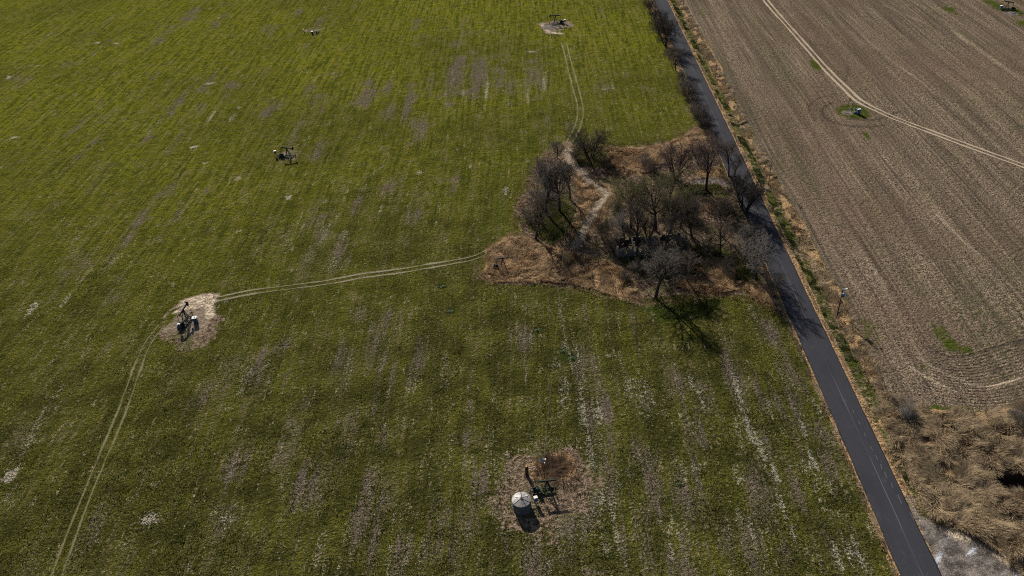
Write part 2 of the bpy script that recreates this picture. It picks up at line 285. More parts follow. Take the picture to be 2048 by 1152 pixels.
    i = np.arange(nx-1)[None, :]+nx*np.arange(ny-1)[:, None]; f = np.stack([i, i+1, i+nx+1, i+nx], -1).reshape(-1, 4)
    fu = u[f].mean(1); fp = np.maximum(plough, 0)[f].mean(1); fr = np.maximum(rough, 0)[f].mean(1); frd = reedz[f].mean(1); fv = verge[f].mean(1); fy = yard[f].mean(1)
    fil = isl[f].mean(1)
    zone = np.zeros(len(f), int)                                  # 0 green field
    zone[fu > 0] = 1                                              # ploughed field
    zone[(fv > .5)] = 2
    zone[fr > .5] = 3
    zone[(frd > .5) & (fu > 0)] = 4
    zone[(fy > .5) & (fu > 0)] = 5
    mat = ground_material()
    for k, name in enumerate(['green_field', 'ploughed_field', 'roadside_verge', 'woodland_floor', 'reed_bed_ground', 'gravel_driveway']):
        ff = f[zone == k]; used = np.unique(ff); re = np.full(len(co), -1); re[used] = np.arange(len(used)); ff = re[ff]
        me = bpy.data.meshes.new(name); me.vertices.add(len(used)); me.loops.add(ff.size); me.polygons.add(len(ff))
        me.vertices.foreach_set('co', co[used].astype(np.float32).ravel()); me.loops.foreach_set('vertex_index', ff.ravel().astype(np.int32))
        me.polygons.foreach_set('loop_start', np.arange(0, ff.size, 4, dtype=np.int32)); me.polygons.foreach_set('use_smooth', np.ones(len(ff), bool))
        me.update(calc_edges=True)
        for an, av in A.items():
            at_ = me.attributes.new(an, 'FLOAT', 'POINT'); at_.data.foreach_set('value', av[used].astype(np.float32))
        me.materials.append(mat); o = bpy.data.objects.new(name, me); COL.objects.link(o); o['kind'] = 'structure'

def ground_material():
    s = NT('land', 1.0, 0.0); N = s.noise
    p = s.pos(); pr = s.pos(1, 1, 1, RANG); prow = s.pos(1, .045, 1, RANG); prow2 = s.pos(1, .12, 1, RANG)
    big = N(p, .018, 2); med = N(p, .14, 4, .6); rowb = N(prow, .22, 3, .6); rowf = N(prow, 1.3, 3, .6); row2 = N(prow2, .5, 4, .6)
    fine = N(p, 2.6, 3, .65); clump = N(p, 1.15, 3, .6); vfine = N(p, 6.5, 2, .6); m3 = N(p, .45, 4, .6)
    def thr(a, nz, k=1.0, soft=.12):       # attribute eaten by noise
        v = s.math('ADD', a, s.math('MULTIPLY', s.math('SUBTRACT', nz, .5), k)); return s.ramp(v, .5-soft, .5+soft)
    A = s.attr
    # --- green crop
    spg = s.math('ADD', s.math('MULTIPLY', fine, .6), s.math('MULTIPLY', vfine, .4))
    rfine = N(s.pos(1, .03, 1, RANG), 2.4, 3, .65); rmed = N(s.pos(1, .05, 1, RANG), .95, 5, .7)
    g = s.mix(s.ramp(med, .3, .7), (.038, .038, .010), (.074, .071, .014))
    g = s.mix(s.ramp(s.math('ADD', s.math('MULTIPLY', rowb, .5), s.math('MULTIPLY', med, .5)), .44, .62, 0, .5), g, (.100, .096, .012))
    sx = s.n('ShaderNodeSeparateXYZ'); s.l(p, sx.inputs[0])
    far = s.ramp(s.math('ADD', s.math('ADD', sx.outputs[1], s.math('MULTIPLY', sx.outputs[0], -.35)), s.math('MULTIPLY', s.math('SUBTRACT', big, .5), 160)), 100, 350)
    gf = s.mix(s.ramp(s.math('ADD', s.math('MULTIPLY', rmed, .55), s.math('MULTIPLY', m3, .45)), .38, .60), (.052, .062, .008), (.165, .157, .012))
    g = s.mix(s.math('MULTIPLY', far, s.ramp(big, .3, .6, .6, 1)), g, gf)
    g = s.mix(s.math('MULTIPLY', s.ramp(spg, .36, .50, .6, 0), s.math('SUBTRACT', 1, s.math('MULTIPLY', far, .4))), g, (.010, .014, .004))
    g = s.mix(s.ramp(spg, .55, .70, 0, .5), g, (.20, .18, .055))
    g = s.mix(s.ramp(rfine, .30, .46, .5, 0), g, (.022, .026, .007))
    pv = s.math('ADD', s.math('MULTIPLY', A('purple'), .62), s.math('ADD', s.math('MULTIPLY', s.math('SUBTRACT', rmed, .56), 1.6), s.math('MULTIPLY', s.math('SUBTRACT', med, .5), .9)))
    g = s.mix(s.math('MULTIPLY', s.ramp(s.math('ADD', pv, s.math('MULTIPLY', s.math('SUBTRACT', spg, .5), 1.8)), -.04, .50), .80), g, s.mix(s.ramp(spg, .35, .65), (.046, .032, .026), (.185, .140, .120)))
    g = s.mix(s.math('MULTIPLY', s.ramp(A('lush'), .1, .9), .6), g, s.mix(spg, (.012, .026, .005), (.055, .088, .010)))
    fl = s.math('ADD', s.math('MULTIPLY', N(s.pos(1, .25, 1, RANG), .8, 4, .7), .7), s.math('MULTIPLY', spg, .65))
    g = s.mix(s.math('MULTIPLY', s.ramp(fl, .75, .85), .7), g, (.28, .235, .15))
    nzs = s.math('ADD', s.math('MULTIPLY', spg, .75), s.math('MULTIPLY', clump, .25))
    st = thr(s.math('MULTIPLY', A('straw'), .72), nzs, 3.2, .16)
    g = s.mix(s.math('MULTIPLY', st, s.ramp(A('straw'), .05, .3, 0, .8)), g, s.mix(vfine, (.18, .155, .115), (.40, .36, .28)))
    ba = thr(s.math('MULTIPLY', A('bare'), .80), s.math('ADD', s.math('MULTIPLY', spg, .6), s.math('MULTIPLY', m3, .4)), 3.4, .16)
    g = s.mix(s.math('MULTIPLY', ba, s.ramp(A('bare'), .05, .3, 0, .9)), g, s.mix(spg, (.19, .155, .115), (.52, .45, .36)))
    # --- stubble / ploughed
    spk = s.math('ADD', s.math('MULTIPLY', N(p, 3.0, 3, .75), .75), s.math('MULTIPLY', vfine, .25)); q = s.mix(s.ramp(spk, .42, .58), (.044, .032, .023), (.285, .215, .145))
    rl = N(s.pos(1, .010, 1, RANG), 1.5, 4, .75)
    q = s.mix(s.ramp(rowb, .42, .62, 0, .6), q, (.085, .064, .046)); q = s.mix(s.ramp(rl, .52, .68, 0, .6), q, (.31, .235, .16)); q = s.mix(s.ramp(rl, .36, .48, .7, 0), q, (.055, .044, .032))
    q = s.mix(s.ramp(big, .42, .62, 0, .35), q, (.13, .085, .058)); q = s.mix(s.ramp(med, .5, .72, 0, .3), q, (.075, .075, .045))
    vo = s.n('ShaderNodeTexVoronoi'); s.l(s.pos(1, 1, 1, .4), vo.inputs['Vector']); vo.inputs['Scale'].default_value = 2.3
    q = s.mix(s.ramp(vo.outputs['Distance'], .0, .22, .75, 0), q, (.36, .30, .225))
    q = s.mix(s.math('MULTIPLY', thr(s.math('MULTIPLY', A('lush'), .85), s.math('ADD', s.math('MULTIPLY', spg, .6), s.math('MULTIPLY', clump, .4)), 2.8, .15), s.ramp(A('lush'), 0, .3)), q, s.mix(fine, (.030, .042, .008), (.085, .10, .014)))
    wn = s.math('MULTIPLY', s.ramp(N(prow2, .1, 3), .50, .66), s.ramp(clump, .44, .6)); q = s.mix(s.math('MULTIPLY', wn, .55), q, (.060, .068, .022))
    q = s.mix(s.math('MULTIPLY', s.ramp(A('straw'), 0, 1, 0, .85), s.ramp(s.math('ADD', spk, s.math('MULTIPLY', A('straw'), .15)), .42, .62)), q, (.42, .33, .23))
    arc = s.math('SINE', s.math('MULTIPLY', A('arc'), 2*math.pi/.8))
    q = s.mix(s.math('MULTIPLY', s.math('MULTIPLY', A('arcm'), s.math('MULTIPLY', s.ramp(arc, -.2, .9), s.ramp(m3, .35, .6))), .4), q, (.055, .043, .035))
    q = s.mix(s.math('MULTIPLY', A('dark'), .85), q, (.035, .03, .026))
    c = s.mix(A('plough'), g, q)
    # --- rough floor, verge
    lt = s.mix(s.ramp(clump, .35, .65), (.080, .057, .040), (.27, .19, .13)); lt = s.mix(s.ramp(med, .45, .62, 0, .75), lt, s.mix(fine, (.035, .045, .014), (.12, .125, .035)))
    lt = s.mix(s.math('MULTIPLY', s.ramp(fine, .55, .7), .5), lt, (.24, .19, .13))
    c = s.mix(thr(A('litter'), clump, 1.0), c, lt)
    lg = s.mix(fine, (.030, .042, .010), (.115, .125, .022))
    c = s.mix(s.math('MULTIPLY', thr(s.math('MULTIPLY', A('lush'), s.math('MAXIMUM', A('rough'), A('litter'))), clump, .9), .9), c, lg)
    pd = s.pos(1, 1, 1, .5); dn = N(s.pos(1.0, 2.4, 1, .35), 1.0, 4, .7, 1.2)
    dr = s.mix(s.ramp(dn, .3, .7), (.14, .085, .045), (.46, .30, .155)); dr = s.mix(s.ramp(med, .55, .75, 0, .45), dr, (.17, .115, .080))
    c = s.mix(thr(A('dry'), clump, .8), c, dr)
    c = s.mix(s.math('MULTIPLY', thr(s.math('MULTIPLY', A('vgreen'), .8), s.math('ADD', s.math('MULTIPLY', m3, .6), s.math('MULTIPLY', fine, .4)), 3.2, .15), s.ramp(A('vgreen'), 0, .3)), c, s.mix(s.ramp(fine, .35, .65), (.024, .034, .009), (.075, .085, .018)))
    sn = s.mix(s.ramp(clump, .3, .7), (.26, .20, .14), (.64, .52, .37)); sn = s.mix(s.ramp(A('sand'), .75, .95, .85, 0), sn, s.mix(fine, (.10, .078, .060), (.27, .205, .145)))
    c = s.mix(thr(A('sand'), m3, .6), c, sn)
    gy = s.mix(s.ramp(m3, .35, .65), (.070, .060, .052), (.20, .17, .145)); gy = s.mix(s.ramp(N(s.pos(1, .3, 1, 1.0), .5, 6, .75), .56, .68, 0, .85), gy, (.46, .48, .52)); gy = s.mix(s.ramp(spg, .54, .66, 0, .5), gy, (.34, .28, .22))
    c = s.mix(s.math('MULTIPLY', thr(A('grey'), fine, .5), s.ramp(A('sand'), .5, .9, 1, .25)), c, gy)
    c = s.mix(s.math('MULTIPLY', A('reed_shade'), .92), c, (.012, .010, .010))  # shadow of the tall reeds painted near-black onto the hollow floor
    sp = s.ramp(vfine, .28, .72, .5, 1.5); c = s.mix(1.0, c, s.n('ShaderNodeCombineXYZ').outputs[0], 'MULTIPLY') if False else c
    cmb = s.n('ShaderNodeCombineXYZ')
    for i in range(3): s.l(sp, cmb.inputs[i])
    c = s.mix(1.0, c, cmb.outputs[0], 'MULTIPLY')
    s.col(c)
    h = s.math('ADD', s.math('MULTIPLY', clump, .9), s.math('ADD', s.math('MULTIPLY', fine, .55), s.math('MULTIPLY', vfine, .22)))
    h = s.math('ADD', h, s.math('MULTIPLY', s.math('MULTIPLY', arc, A('arcm')), -.07))
    st_ = s.math('ADD', .95, s.math('MULTIPLY', A('plough'), -.05)); st_ = s.math('SUBTRACT', st_, s.math('MULTIPLY', A('grey'), .6))
    s.bump(h, st_, .62)
    return s.m

build_ground()

# ------------------------------------------------------------------ mesh building
class MB:
    def __init__(s): s.v = []; s.f = []
    def box(s, c, size, rot=None, taper=1.0):
        hx, hy, hz = size[0]/2, size[1]/2, size[2]/2; n = len(s.v)
        for sz in (-1, 1):
            for sx, sy in ((-1, -1), (1, -1), (1, 1), (-1, 1)):
                k = taper if sz > 0 else 1
                p = Vector((sx*hx*k, sy*hy*k, sz*hz)); p = (rot @ p) if rot else p; s.v.append(tuple(p+Vector(c)))
        s.f += [(n, n+3, n+2, n+1), (n+4, n+5, n+6, n+7)]+[(n+i, n+(i+1) % 4, n+4+(i+1) % 4, n+4+i) for i in range(4)]
        return s
    def bar(s, a, b, w, h=None):
        a = Vector(a); b = Vector(b); d = b-a; q = d.to_track_quat('X', 'Z').to_matrix(); s.box((a+b)/2, (d.length, w, h or w), q); return s
    def tube(s, a, b, r1, r2=None, n=8, cap=True):
        a = Vector(a); b = Vector(b); r2 = r1 if r2 is None else r2; q = (b-a).to_track_quat('Z', 'Y').to_matrix(); k = len(s.v)
        for c, r in ((a, r1), (b, r2)):
            for i in range(n):
                t = 2*math.pi*i/n; s.v.append(tuple(c+q @ Vector((r*math.cos(t), r*math.sin(t), 0))))
        s.f += [(k+i, k+(i+1) % n, k+n+(i+1) % n, k+n+i) for i in range(n)]
        if cap: s.f += [tuple(range(k+n-1, k-1, -1)), tuple(range(k+n, k+2*n))]
        return s
    def prism(s, outline, y0, y1, tf=None):
        """outline in x,z, extruded along y"""
        n = len(outline); k = len(s.v)
        for yv in (y0, y1):
            for (a, b) in outline:
                p = Vector((a, yv, b)); s.v.append(tuple(tf @ p if tf else p))
        s.f += [tuple(range(k, k+n)), tuple(range(k+2*n-1, k+n-1, -1))]+[(k+i, k+n+i, k+n+(i+1) % n, k+(i+1) % n) for i in range(n)]
        return s
    def build(s, name, mat, parent=None, smooth=False, loc=None):
        me = bpy.data.meshes.new(name); me.from_pydata(s.v, [], s.f); me.update()
        if smooth: me.polygons.foreach_set('use_smooth', np.ones(len(me.polygons), bool))
        me.materials.append(mat); o = bpy.data.objects.new(name, me); COL.objects.link(o)
        if parent: o.parent = parent
        if loc is not None: o.location = loc
        return o
def simple(name, c1, c2=None, rough=.6, scale=6, metal=0.0, spec=.4, bump=0.0, lo=.4, hi=.65):
    s = NT(name, min(.95, rough+.25), spec*.45); s.b.inputs['Metallic'].default_value = metal
    nz = s.noise(s.pos(obj=True), scale, 4, .65); s.col(s.mix(s.ramp(nz, lo, hi), c1, c2 or c1))
    if bump: s.bump(nz, bump, .05)
    return s.m
m_green = simple('weathered_green_paint', (.014, .032, .020), (.05, .045, .030), .55, 5)
m_dgreen = simple('dark_green_paint', (.010, .020, .014), (.028, .024, .018), .5, 5)
m_lgreen = simple('light_green_paint', (.09, .16, .10), (.16, .15, .10), .6, 5)
m_rust = simple('rust', (.16, .06, .025), (.08, .035, .02), .85, 8)
m_orange = simple('orange_paint', (.50, .19, .04), (.26, .11, .04), .6, 6)
m_yellow = simple('yellow_paint', (.62, .50, .10), (.40, .31, .10), .6, 6)
m_black = simple('dark_metal', (.012, .012, .014), (.03, .025, .022), .5, 8)
m_steel = simple('galvanised_steel', (.42, .42, .45), (.28, .27, .27), .4, 5, .5)
m_white = simple('white_paint', (.78, .78, .76), (.6, .58, .54), .5, 6)
m_blue = simple('blue_paint', (.05, .13, .32), (.04, .08, .18), .5, 6)
m_bluegrey = simple('blue_grey_paint', (.06, .09, .15), (.035, .05, .08), .5, 6)
m_pole = simple('creosoted_wood', (.035, .026, .02), (.07, .052, .04), .9, 3)
m_gpole = simple('grey_weathered_wood', (.11, .10, .09), (.19, .17, .15), .9, 3)
m_concrete = simple('old_concrete', (.22, .21, .20), (.36, .34, .31), .9, 1.5, bump=.3)
m_wire = simple('wire', (.10, .10, .10), (.16, .15, .15), .5)
m_log = simple('brown_rusted_pipe', (.055, .028, .015), (.12, .05, .02), .9, 4)
m_end = simple('pale_cut_wood', (.55, .33, .14), (.38, .2, .08), .8, 5)

# ------------------------------------------------------------------ road
def road():
    s = NT('asphalt', .95, .05); U = s.attr('ru')
    p = s.pos(); n1 = s.noise(p, 9, 3, .7); n2 = s.noise(s.pos(1, .06, 1, RANG), 1.1, 4, .6); n3 = s.noise(s.pos(1, .35, 1, RANG), .2, 4, .6)
    c = s.mix(s.ramp(n1, .3, .7), (.028, .028, .034), (.050, .049, .056)); c = s.mix(s.ramp(n2, .4, .7, 0, .5), c, (.046, .045, .051)); c = s.mix(s.ramp(n3, .45, .7, 0, .45), c, (.026, .026, .031))
    au = s.math('ABSOLUTE', U)
    c = s.mix(s.ramp(s.noise(s.pos(1, .5, 1, RANG), .9, 5, .75), .56, .70, 0, .45), c, (.075, .072, .072))
    c = s.mix(s.math('MULTIPLY', s.ramp(s.math('ADD', au, s.math('MULTIPLY', s.math('SUBTRACT', s.noise(p, 1.6, 4, .7), .5), 1.6)), RW-.1, RW+.35), .8), c, (.17, .13, .09))
    e = s.ramp(s.math('ADD', au, s.math('MULTIPLY', s.math('SUBTRACT', s.noise(p, .9, 3), .5), .5)), RW-.28, RW-.02)
    c = s.mix(s.math('MULTIPLY', e, .85), c, (.016, .015, .016))
    sn = s.noise(s.pos(1, .05, 1, RANG), 1.0, 3, .7)
    lu = s.math('ABSOLUTE', s.math('ADD', s.math('SUBTRACT', U, .25), s.math('MULTIPLY', s.math('SUBTRACT', sn, .5), .35)))
    c = s.mix(s.math('MULTIPLY', s.ramp(lu, .0, .10, 1, 0), s.ramp(s.noise(s.pos(1, .15, 1, RANG), .35, 2), .42, .6, .15, .75)), c, (.15, .145, .14))
    for off in (-1.5, 1.45):
        lw = s.math('ABSOLUTE', s.math('SUBTRACT', U, off)); c = s.mix(s.ramp(lw, .1, .55, .25, 0), c, (.038, .036, .038))
    s.col(c); s.bump(n1, .35, .03)
    ys = np.concatenate([[-400, -100, 20], np.arange(50, 460, 3.0), [520, 650, 900, 1500, 3000]]); us = np.array([-1, -.93, -.5, 0, .5, .93, 1])*RW
    v = []; ru = []
    for y in ys:
        for k, uu in enumerate(us):
            jit = (float(vnoise(np.array(y*.8), np.array(k*7.7)))-.5)*.22 if abs(uu) == RW else 0
            v.append((float(road_x(y))+uu*math.cos(RANG)+jit, y-uu*math.sin(RANG), .04+.05*(1-(uu/RW)**2)-(.10 if abs(uu) == RW else 0))); ru.append(uu)
    n = len(us); f = [(i*n+j, i*n+j+1, (i+1)*n+j+1, (i+1)*n+j) for i in range(len(ys)-1) for j in range(n-1)]
    me = bpy.data.meshes.new('road'); me.from_pydata(v, [], f); me.update(); me.attributes.new('ru', 'FLOAT', 'POINT').data.foreach_set('value', np.array(ru, np.float32))
    me.materials.append(s.m); o = bpy.data.objects.new('road', me); COL.objects.link(o); o['kind'] = 'structure'
    # worn dashes of the old lane line
    m = NT('worn_white_line', .8); m.col(m.mix(m.noise(m.pos(), 5, 4, .7), (.05, .048, .047), (.20, .19, .185)))
    mb = MB()
    for (a, b, c_, d) in ((1820,1026,1828,1040),(1796,990,1803,1008),(1782,966,1786,976),(1769,944,1774,957),(1761,929,1764,939),(1751,910,1755,920),(1741,893,1745,901),(1728,866,1731,873),(1717,843,1720,850),(1705,820,1708,827)):
        p0 = Vector((*at(a, b), .082)); p1 = Vector((*at(c_, d), .082)); p0.z = p1.z = .083; q = (p1-p0).normalized(); sd_ = Vector((-q.y, q.x, 0))*.04
        k = len(mb.v); mb.v += [tuple(p0-sd_), tuple(p0+sd_), tuple(p1+sd_), tuple(p1-sd_)]; mb.f.append((k, k+3, k+2, k+1))
    o = mb.build('lane_marking', m.m); o['kind'] = 'structure'
road()

# ------------------------------------------------------------------ dirt wheel tracks
def track(key, half, wid, name, c1, c2, cut=.42):
    s = NT('track_'+key, .95, .1); f = s.noise(s.pos(), 1.6, 4, .7); fv = s.noise(s.pos(), 5, 3, .6)
    s.col(s.mix(fv, c1, c2)); s.bump(fv, .6, .15)
    e = s.attr('edge'); f = s.math('ADD', s.math('MULTIPLY', f, .6), s.math('ADD', s.math('MULTIPLY', fv, .5), s.math('MULTIPLY', s.noise(s.pos(), .12, 3), .6))); al = s.ramp(s.math('ADD', s.math('MULTIPLY', s.math('SUBTRACT', f, .85), 1.9), s.math('SUBTRACT', 1.0, e)), cut-.42, cut+.30, 0, .9)
    s.setin(s.b.inputs['Alpha'], al)
    L = smooth_line(TRK[key], 10); v = []; fc = []; ed = []
    # resample at about 0.7 m
    d = np.concatenate([[0], np.cumsum(np.hypot(*np.diff(L, axis=0).T))]); t = np.arange(0, d[-1], .7); L = np.stack([np.interp(t, d, L[:, 0]), np.interp(t, d, L[:, 1])], 1)
    T = np.gradient(L, axis=0); T /= np.hypot(*T.T)[:, None]; Nn = np.stack([-T[:, 1], T[:, 0]], 1)
    wv = (vnoise(t*.35, t*0+2.2)-.5)+(vnoise(t*.06, t*0+9)-.5)*1.4
    for sgn in (-1, 1):
        k0 = len(v)
        for i in range(len(L)):
            for j, (o_, e_) in enumerate(((-1, 1), (0, 0), (1, 1))):
                pp = L[i]+Nn[i]*(sgn*(half+wv[i]*.15)+o_*wid*(1+wv[i]*.5)); v.append((pp[0], pp[1], 0)); ed.append(e_)
        for i in range(len(L)-1):
            for j in range(2): a = k0+i*3+j; fc.append((a, a+1, a+4, a+3))
    va = np.array(v); va[:, 2] = zg(va[:, 0], va[:, 1])+.055
    me = bpy.data.meshes.new(name); me.from_pydata(va.tolist(), [], fc); me.update(); me.attributes.new('edge', 'FLOAT', 'POINT').data.foreach_set('value', np.array(ed, np.float32))
    me.materials.append(s.m); o = bpy.data.objects.new(name, me); COL.objects.link(o); o['kind'] = 'structure'
track('a', .85, .60, 'wheel_track', (.12, .11, .045), (.26, .225, .115), .82)
track('b', .85, .70, 'wheel_track', (.15, .13, .07), (.37, .31, .20), .80)
track('c', .95, .70, 'wheel_track', (.13, .12, .05), (.27, .24, .12), .78)
track('d', .90, .48, 'wheel_track', (.28, .21, .14), (.55, .44, .31), .30)
# ------------------------------------------------------------------ grass blades (uncountable)
def blade_material(name, cols, tr=.35):
    s = NT(name, .8, .15); r = s.attr('rnd'); c = cols[0]
    out = s.mix(s.ramp(r, 0, .4), cols[0], cols[1]); out = s.mix(s.ramp(r, .4, .7), out, cols[2]); out = s.mix(s.ramp(r, .8, 1.0), out, cols[3]); s.col(out)
    t = s.n('ShaderNodeBsdfTranslucent'); s.l(out, t.inputs[0]); m = s.n('ShaderNodeMixShader'); m.inputs[0].default_value = tr
    s.l(s.b.outputs[0], m.inputs[1]); s.l(t.outputs[0], m.inputs[2]); s.l(m.outputs[0], s.t.nodes['Material Output'].inputs[0]); return s.m
def sample_poly(poly, n):
    lo = poly.min(0); hi = poly.max(0); out = []
    while sum(len(o) for o in out) < n:
        q = rng.random((n*2, 2))*(hi-lo)+lo; ok = poly_s(q[:, 0], q[:, 1], poly) > 0; out.append(q[ok])
    return np.concatenate(out)[:n]
def blades(name, xy, length, width, mat, label, cat, lean=(.3, 1.3), flow=.12, zoff=0.0, tone=.35, seed=0, hmul=None):
    n = len(xy); x, y = xy[:, 0], xy[:, 1]
    L = length*(.55+.9*rng.random(n)); W = width*(.6+.8*rng.random(n))
    if hmul is not None: L = L*hmul
    ang = vnoise(x*flow+seed, y*flow)*2*math.pi*1.3+(vnoise(x*.9+seed, y*.9)-.5)*2.5+(rng.random(n)-.5)*1.3
    cl = vnoise(x*.55+40+seed, y*.55)                       # clump heights
    L = L*(.6+.8*cl); le = lean[0]+(lean[1]-lean[0])*np.clip(vnoise(x*.3+7, y*.3+seed)*.7+rng.random(n)*.4, 0, 1)
    dx, dy = np.cos(ang), np.sin(ang); sx, sy = -dy, dx
    base = np.stack([x, y, ground_z(x, y)+zoff], 1)
    def ptf(t):  # curved, bends more towards the tip
        a = le*(.5+.9*t); return np.stack([dx*np.sin(a), dy*np.sin(a), np.cos(a)], 1)
    p0 = base; p1 = p0+ptf(0.15)*(L*.4)[:, None]; p2 = p1+ptf(.6)*(L*.35)[:, None]; p3 = p2+ptf(1.0)*(L*.3)[:, None]
    sv = np.stack([sx, sy, np.zeros(n)], 1)*W[:, None]
    V = np.stack([p0-sv*.5, p0+sv*.5, p1-sv*.5, p1+sv*.5, p2-sv*.35, p2+sv*.35, p3], 1).reshape(-1, 3)
    b = np.arange(n)*7
    q = np.stack([b, b+1, b+3, b+2, b+2, b+3, b+5, b+4], 1).reshape(-1, 4); t = np.stack([b+4, b+5, b+6], 1)
    me = bpy.data.meshes.new(name); me.vertices.add(len(V)); me.loops.add(q.size+t.size); me.polygons.add(len(q)+len(t))
    me.vertices.foreach_set('co', V.astype(np.float32).ravel()); me.loops.foreach_set('vertex_index', np.concatenate([q.ravel(), t.ravel()]).astype(np.int32))
    me.polygons.foreach_set('loop_start', np.concatenate([np.arange(len(q))*4, q.size+np.arange(len(t))*3]).astype(np.int32)); me.update(calc_edges=True)
    rn = np.clip(rng.random(n)*(1-tone)+tone*vnoise(x*.35+seed*3, y*.35+11), 0, 1); me.attributes.new('rnd', 'FLOAT', 'POINT').data.foreach_set('value', np.repeat(rn, 7).astype(np.float32))
    me.materials.append(mat); o = bpy.data.objects.new(name, me); COL.objects.link(o); tag(o, label, cat, kind='stuff'); return o
def ground_z(x, y):
    z = zg(x, y); ph = at(2012, 965); return z-1.9*np.exp(-(np.hypot((x-ph[0]-1.0)/4.4, (y-ph[1])/2.0))**3)-.05
m_dryb = blade_material('dry_grass', ((.19, .12, .065), (.34, .22, .115), (.47, .32, .17), (.58, .45, .30)))
m_reed = blade_material('dry_reed', ((.13, .098, .062), (.30, .22, .135), (.46, .35, .21), (.62, .51, .36)))
m_brownb = blade_material('brown_weed', ((.07, .045, .03), (.13, .08, .05), (.20, .12, .07), (.28, .18, .10)))
m_gb = blade_material('green_grass', ((.022, .031, .008), (.042, .052, .011), (.070, .078, .017), (.18, .15, .07)))
m_ug = blade_material('undergrowth_leaves', ((.030, .040, .010), (.060, .072, .015), (.10, .108, .022), (.18, .165, .07)))
m_crop = blade_material('young_crop', ((.027, .029, .009), (.058, .060, .012), (.100, .093, .019), (.20, .17, .085)), .3)
q = sample_poly(REED, 100000); ph = np.array(at(2012, 963)); dh = np.hypot((q[:, 0]-ph[0]-1.0)/4.3, (q[:, 1]-ph[1])/1.9); q = q[(dh > 1+.6*(vnoise(q[:, 0]*1.2, q[:, 1]*1.2)-.5)) & (vnoise(q[:, 0]*.35+5, q[:, 1]*.35) > .22)]
blades('reed_bed', q, 1.55, .055, m_reed, 'tall flattened straw coloured reeds in the lower right corner beside the road', 'reeds', (.4, 1.5), .5, seed=3)
_Lr = np.vstack([ROUGH, ROUGH[:1]]); _i = rng.integers(0, len(ROUGH), 9000); _t = rng.random(9000)[:, None]; q = _Lr[_i]*(1-_t)+_Lr[_i+1]*_t+rng.normal(0, 1.1, (9000, 2))
q = q[(q[:, 0]-road_x(q[:, 1]) < -RW-.8) & (vnoise(q[:, 0]*.5+15, q[:, 1]*.5) > .35)]
blades('field_margin_grass', q, .7, .06, m_dryb, 'ragged dry grass along the edge between the grove and the green field', 'dry grass', (.3, 1.3), .3, seed=19)
q = np.concatenate([sample_poly(p_, int(60*len_)) for p_, len_ in zip(DRY, (480, 330, 120, 160, 30, 12, 14))])
uu = q[:, 0]-road_x(q[:, 1]); q = q[(uu < -RW-.4) & (line_d(q[:, 0], q[:, 1], PATH) > 1.1) & (vnoise(q[:, 0]*.5+5, q[:, 1]*.5) > .18)]
blades('dry_grass', q, 1.0, .065, m_dryb, 'tawny dry grass around the bare trees of the grove', 'dry grass', (.4, 1.4), .14, seed=9)
yv = rng.random(60000)**.8*330+62; e_ = rng.random(60000)
uv_ = np.where(e_ < .22, RW+.35+rng.random(60000)*.7, RW+3.6+rng.random(60000)*3.0)
q = np.stack([road_x(yv)+uv_, yv], 1); k = (vnoise(q[:, 0]*.6, q[:, 1]*.45) > .38) & (poly_s(q[:, 0], q[:, 1], YARD) < -.2); sh = np.where(e_ < .22, .35, np.where(yv < 145, 1.0, .65))[k]; q = q[k]
blades('verge_grass', q, 1.05, .07, m_reed, 'strip of dry grass along the right side of the asphalt road', 'dry grass', (.3, 1.3), .2, seed=5, hmul=sh)
yv = rng.random(30000)**.8*330+60; q = np.stack([road_x(yv)+RW+1.2+rng.random(30000)*2.1, yv], 1); q = q[(vnoise(q[:, 1]*.09, q[:, 0]*0+3.3) > .33) & (vnoise(q[:, 0]*.8, q[:, 1]*.5) > .52) & (poly_s(q[:, 0], q[:, 1], YARD) < -.5)]
blades('green_verge', q, .38, .08, m_gb, 'narrow green grass strip between the road and the dry verge', 'grass', (.2, 1.1), .3, seed=6)
yv = rng.random(16000)**.8*200+60; q = np.stack([road_x(yv)-RW-.4-rng.random(16000)**1.6*.9, yv], 1); q = q[vnoise(q[:, 0]*.7, q[:, 1]*.5) > .42]
blades('shoulder_grass', q, .35, .06, m_reed, 'thin dry grass along the left edge of the asphalt road', 'dry grass', (.3, 1.2), .3, seed=8)
q = np.concatenate([sample_poly(p_, n_) for p_, n_ in zip(LUSH, (9000, 13000, 500, 1500, 1500, 3500, 2500))])
q = q[(q[:, 0]-road_x(q[:, 1])) < -RW-.6]
blades('undergrowth', q, .45, .10, m_ug, 'low green undergrowth beneath the trees of the grove', 'undergrowth', (.2, 1.1), .3, seed=2)
q = sample_poly(ROUGH, 34000); q = q[(q[:, 0]-road_x(q[:, 1]) < -RW-.5) & (line_d(q[:, 0], q[:, 1], PATH) > 1.2)]
blades('brown_weeds', q, .8, .07, m_brownb, 'brown dead weeds scattered over the floor of the grove', 'weeds', (.2, 1.3), .3, seed=12)
c0 = np.array(at(1112, 935)); a_ = rng.random(3500)*6.283; r_ = np.abs(rng.normal(0, 2.3, 3500)); q = np.stack([c0[0]+r_*np.cos(a_), c0[1]+r_*np.sin(a_)], 1); blades('tangled_weeds', q, 1.0, .05, m_brownb, 'reddish brown weeds tangled round the pumpjack behind the round tank', 'weeds', (.4, 1.4), .25, seed=14)
q = sample_poly(px((1985,990),(2060,975),(2120,1010),(2060,1050),(2000,1020)), 5000)
blades('tangled_weeds', q, 1.1, .06, m_brownb, 'reddish brown weeds below the dark hollow at the right edge', 'weeds', (.4, 1.4), .25, seed=17)
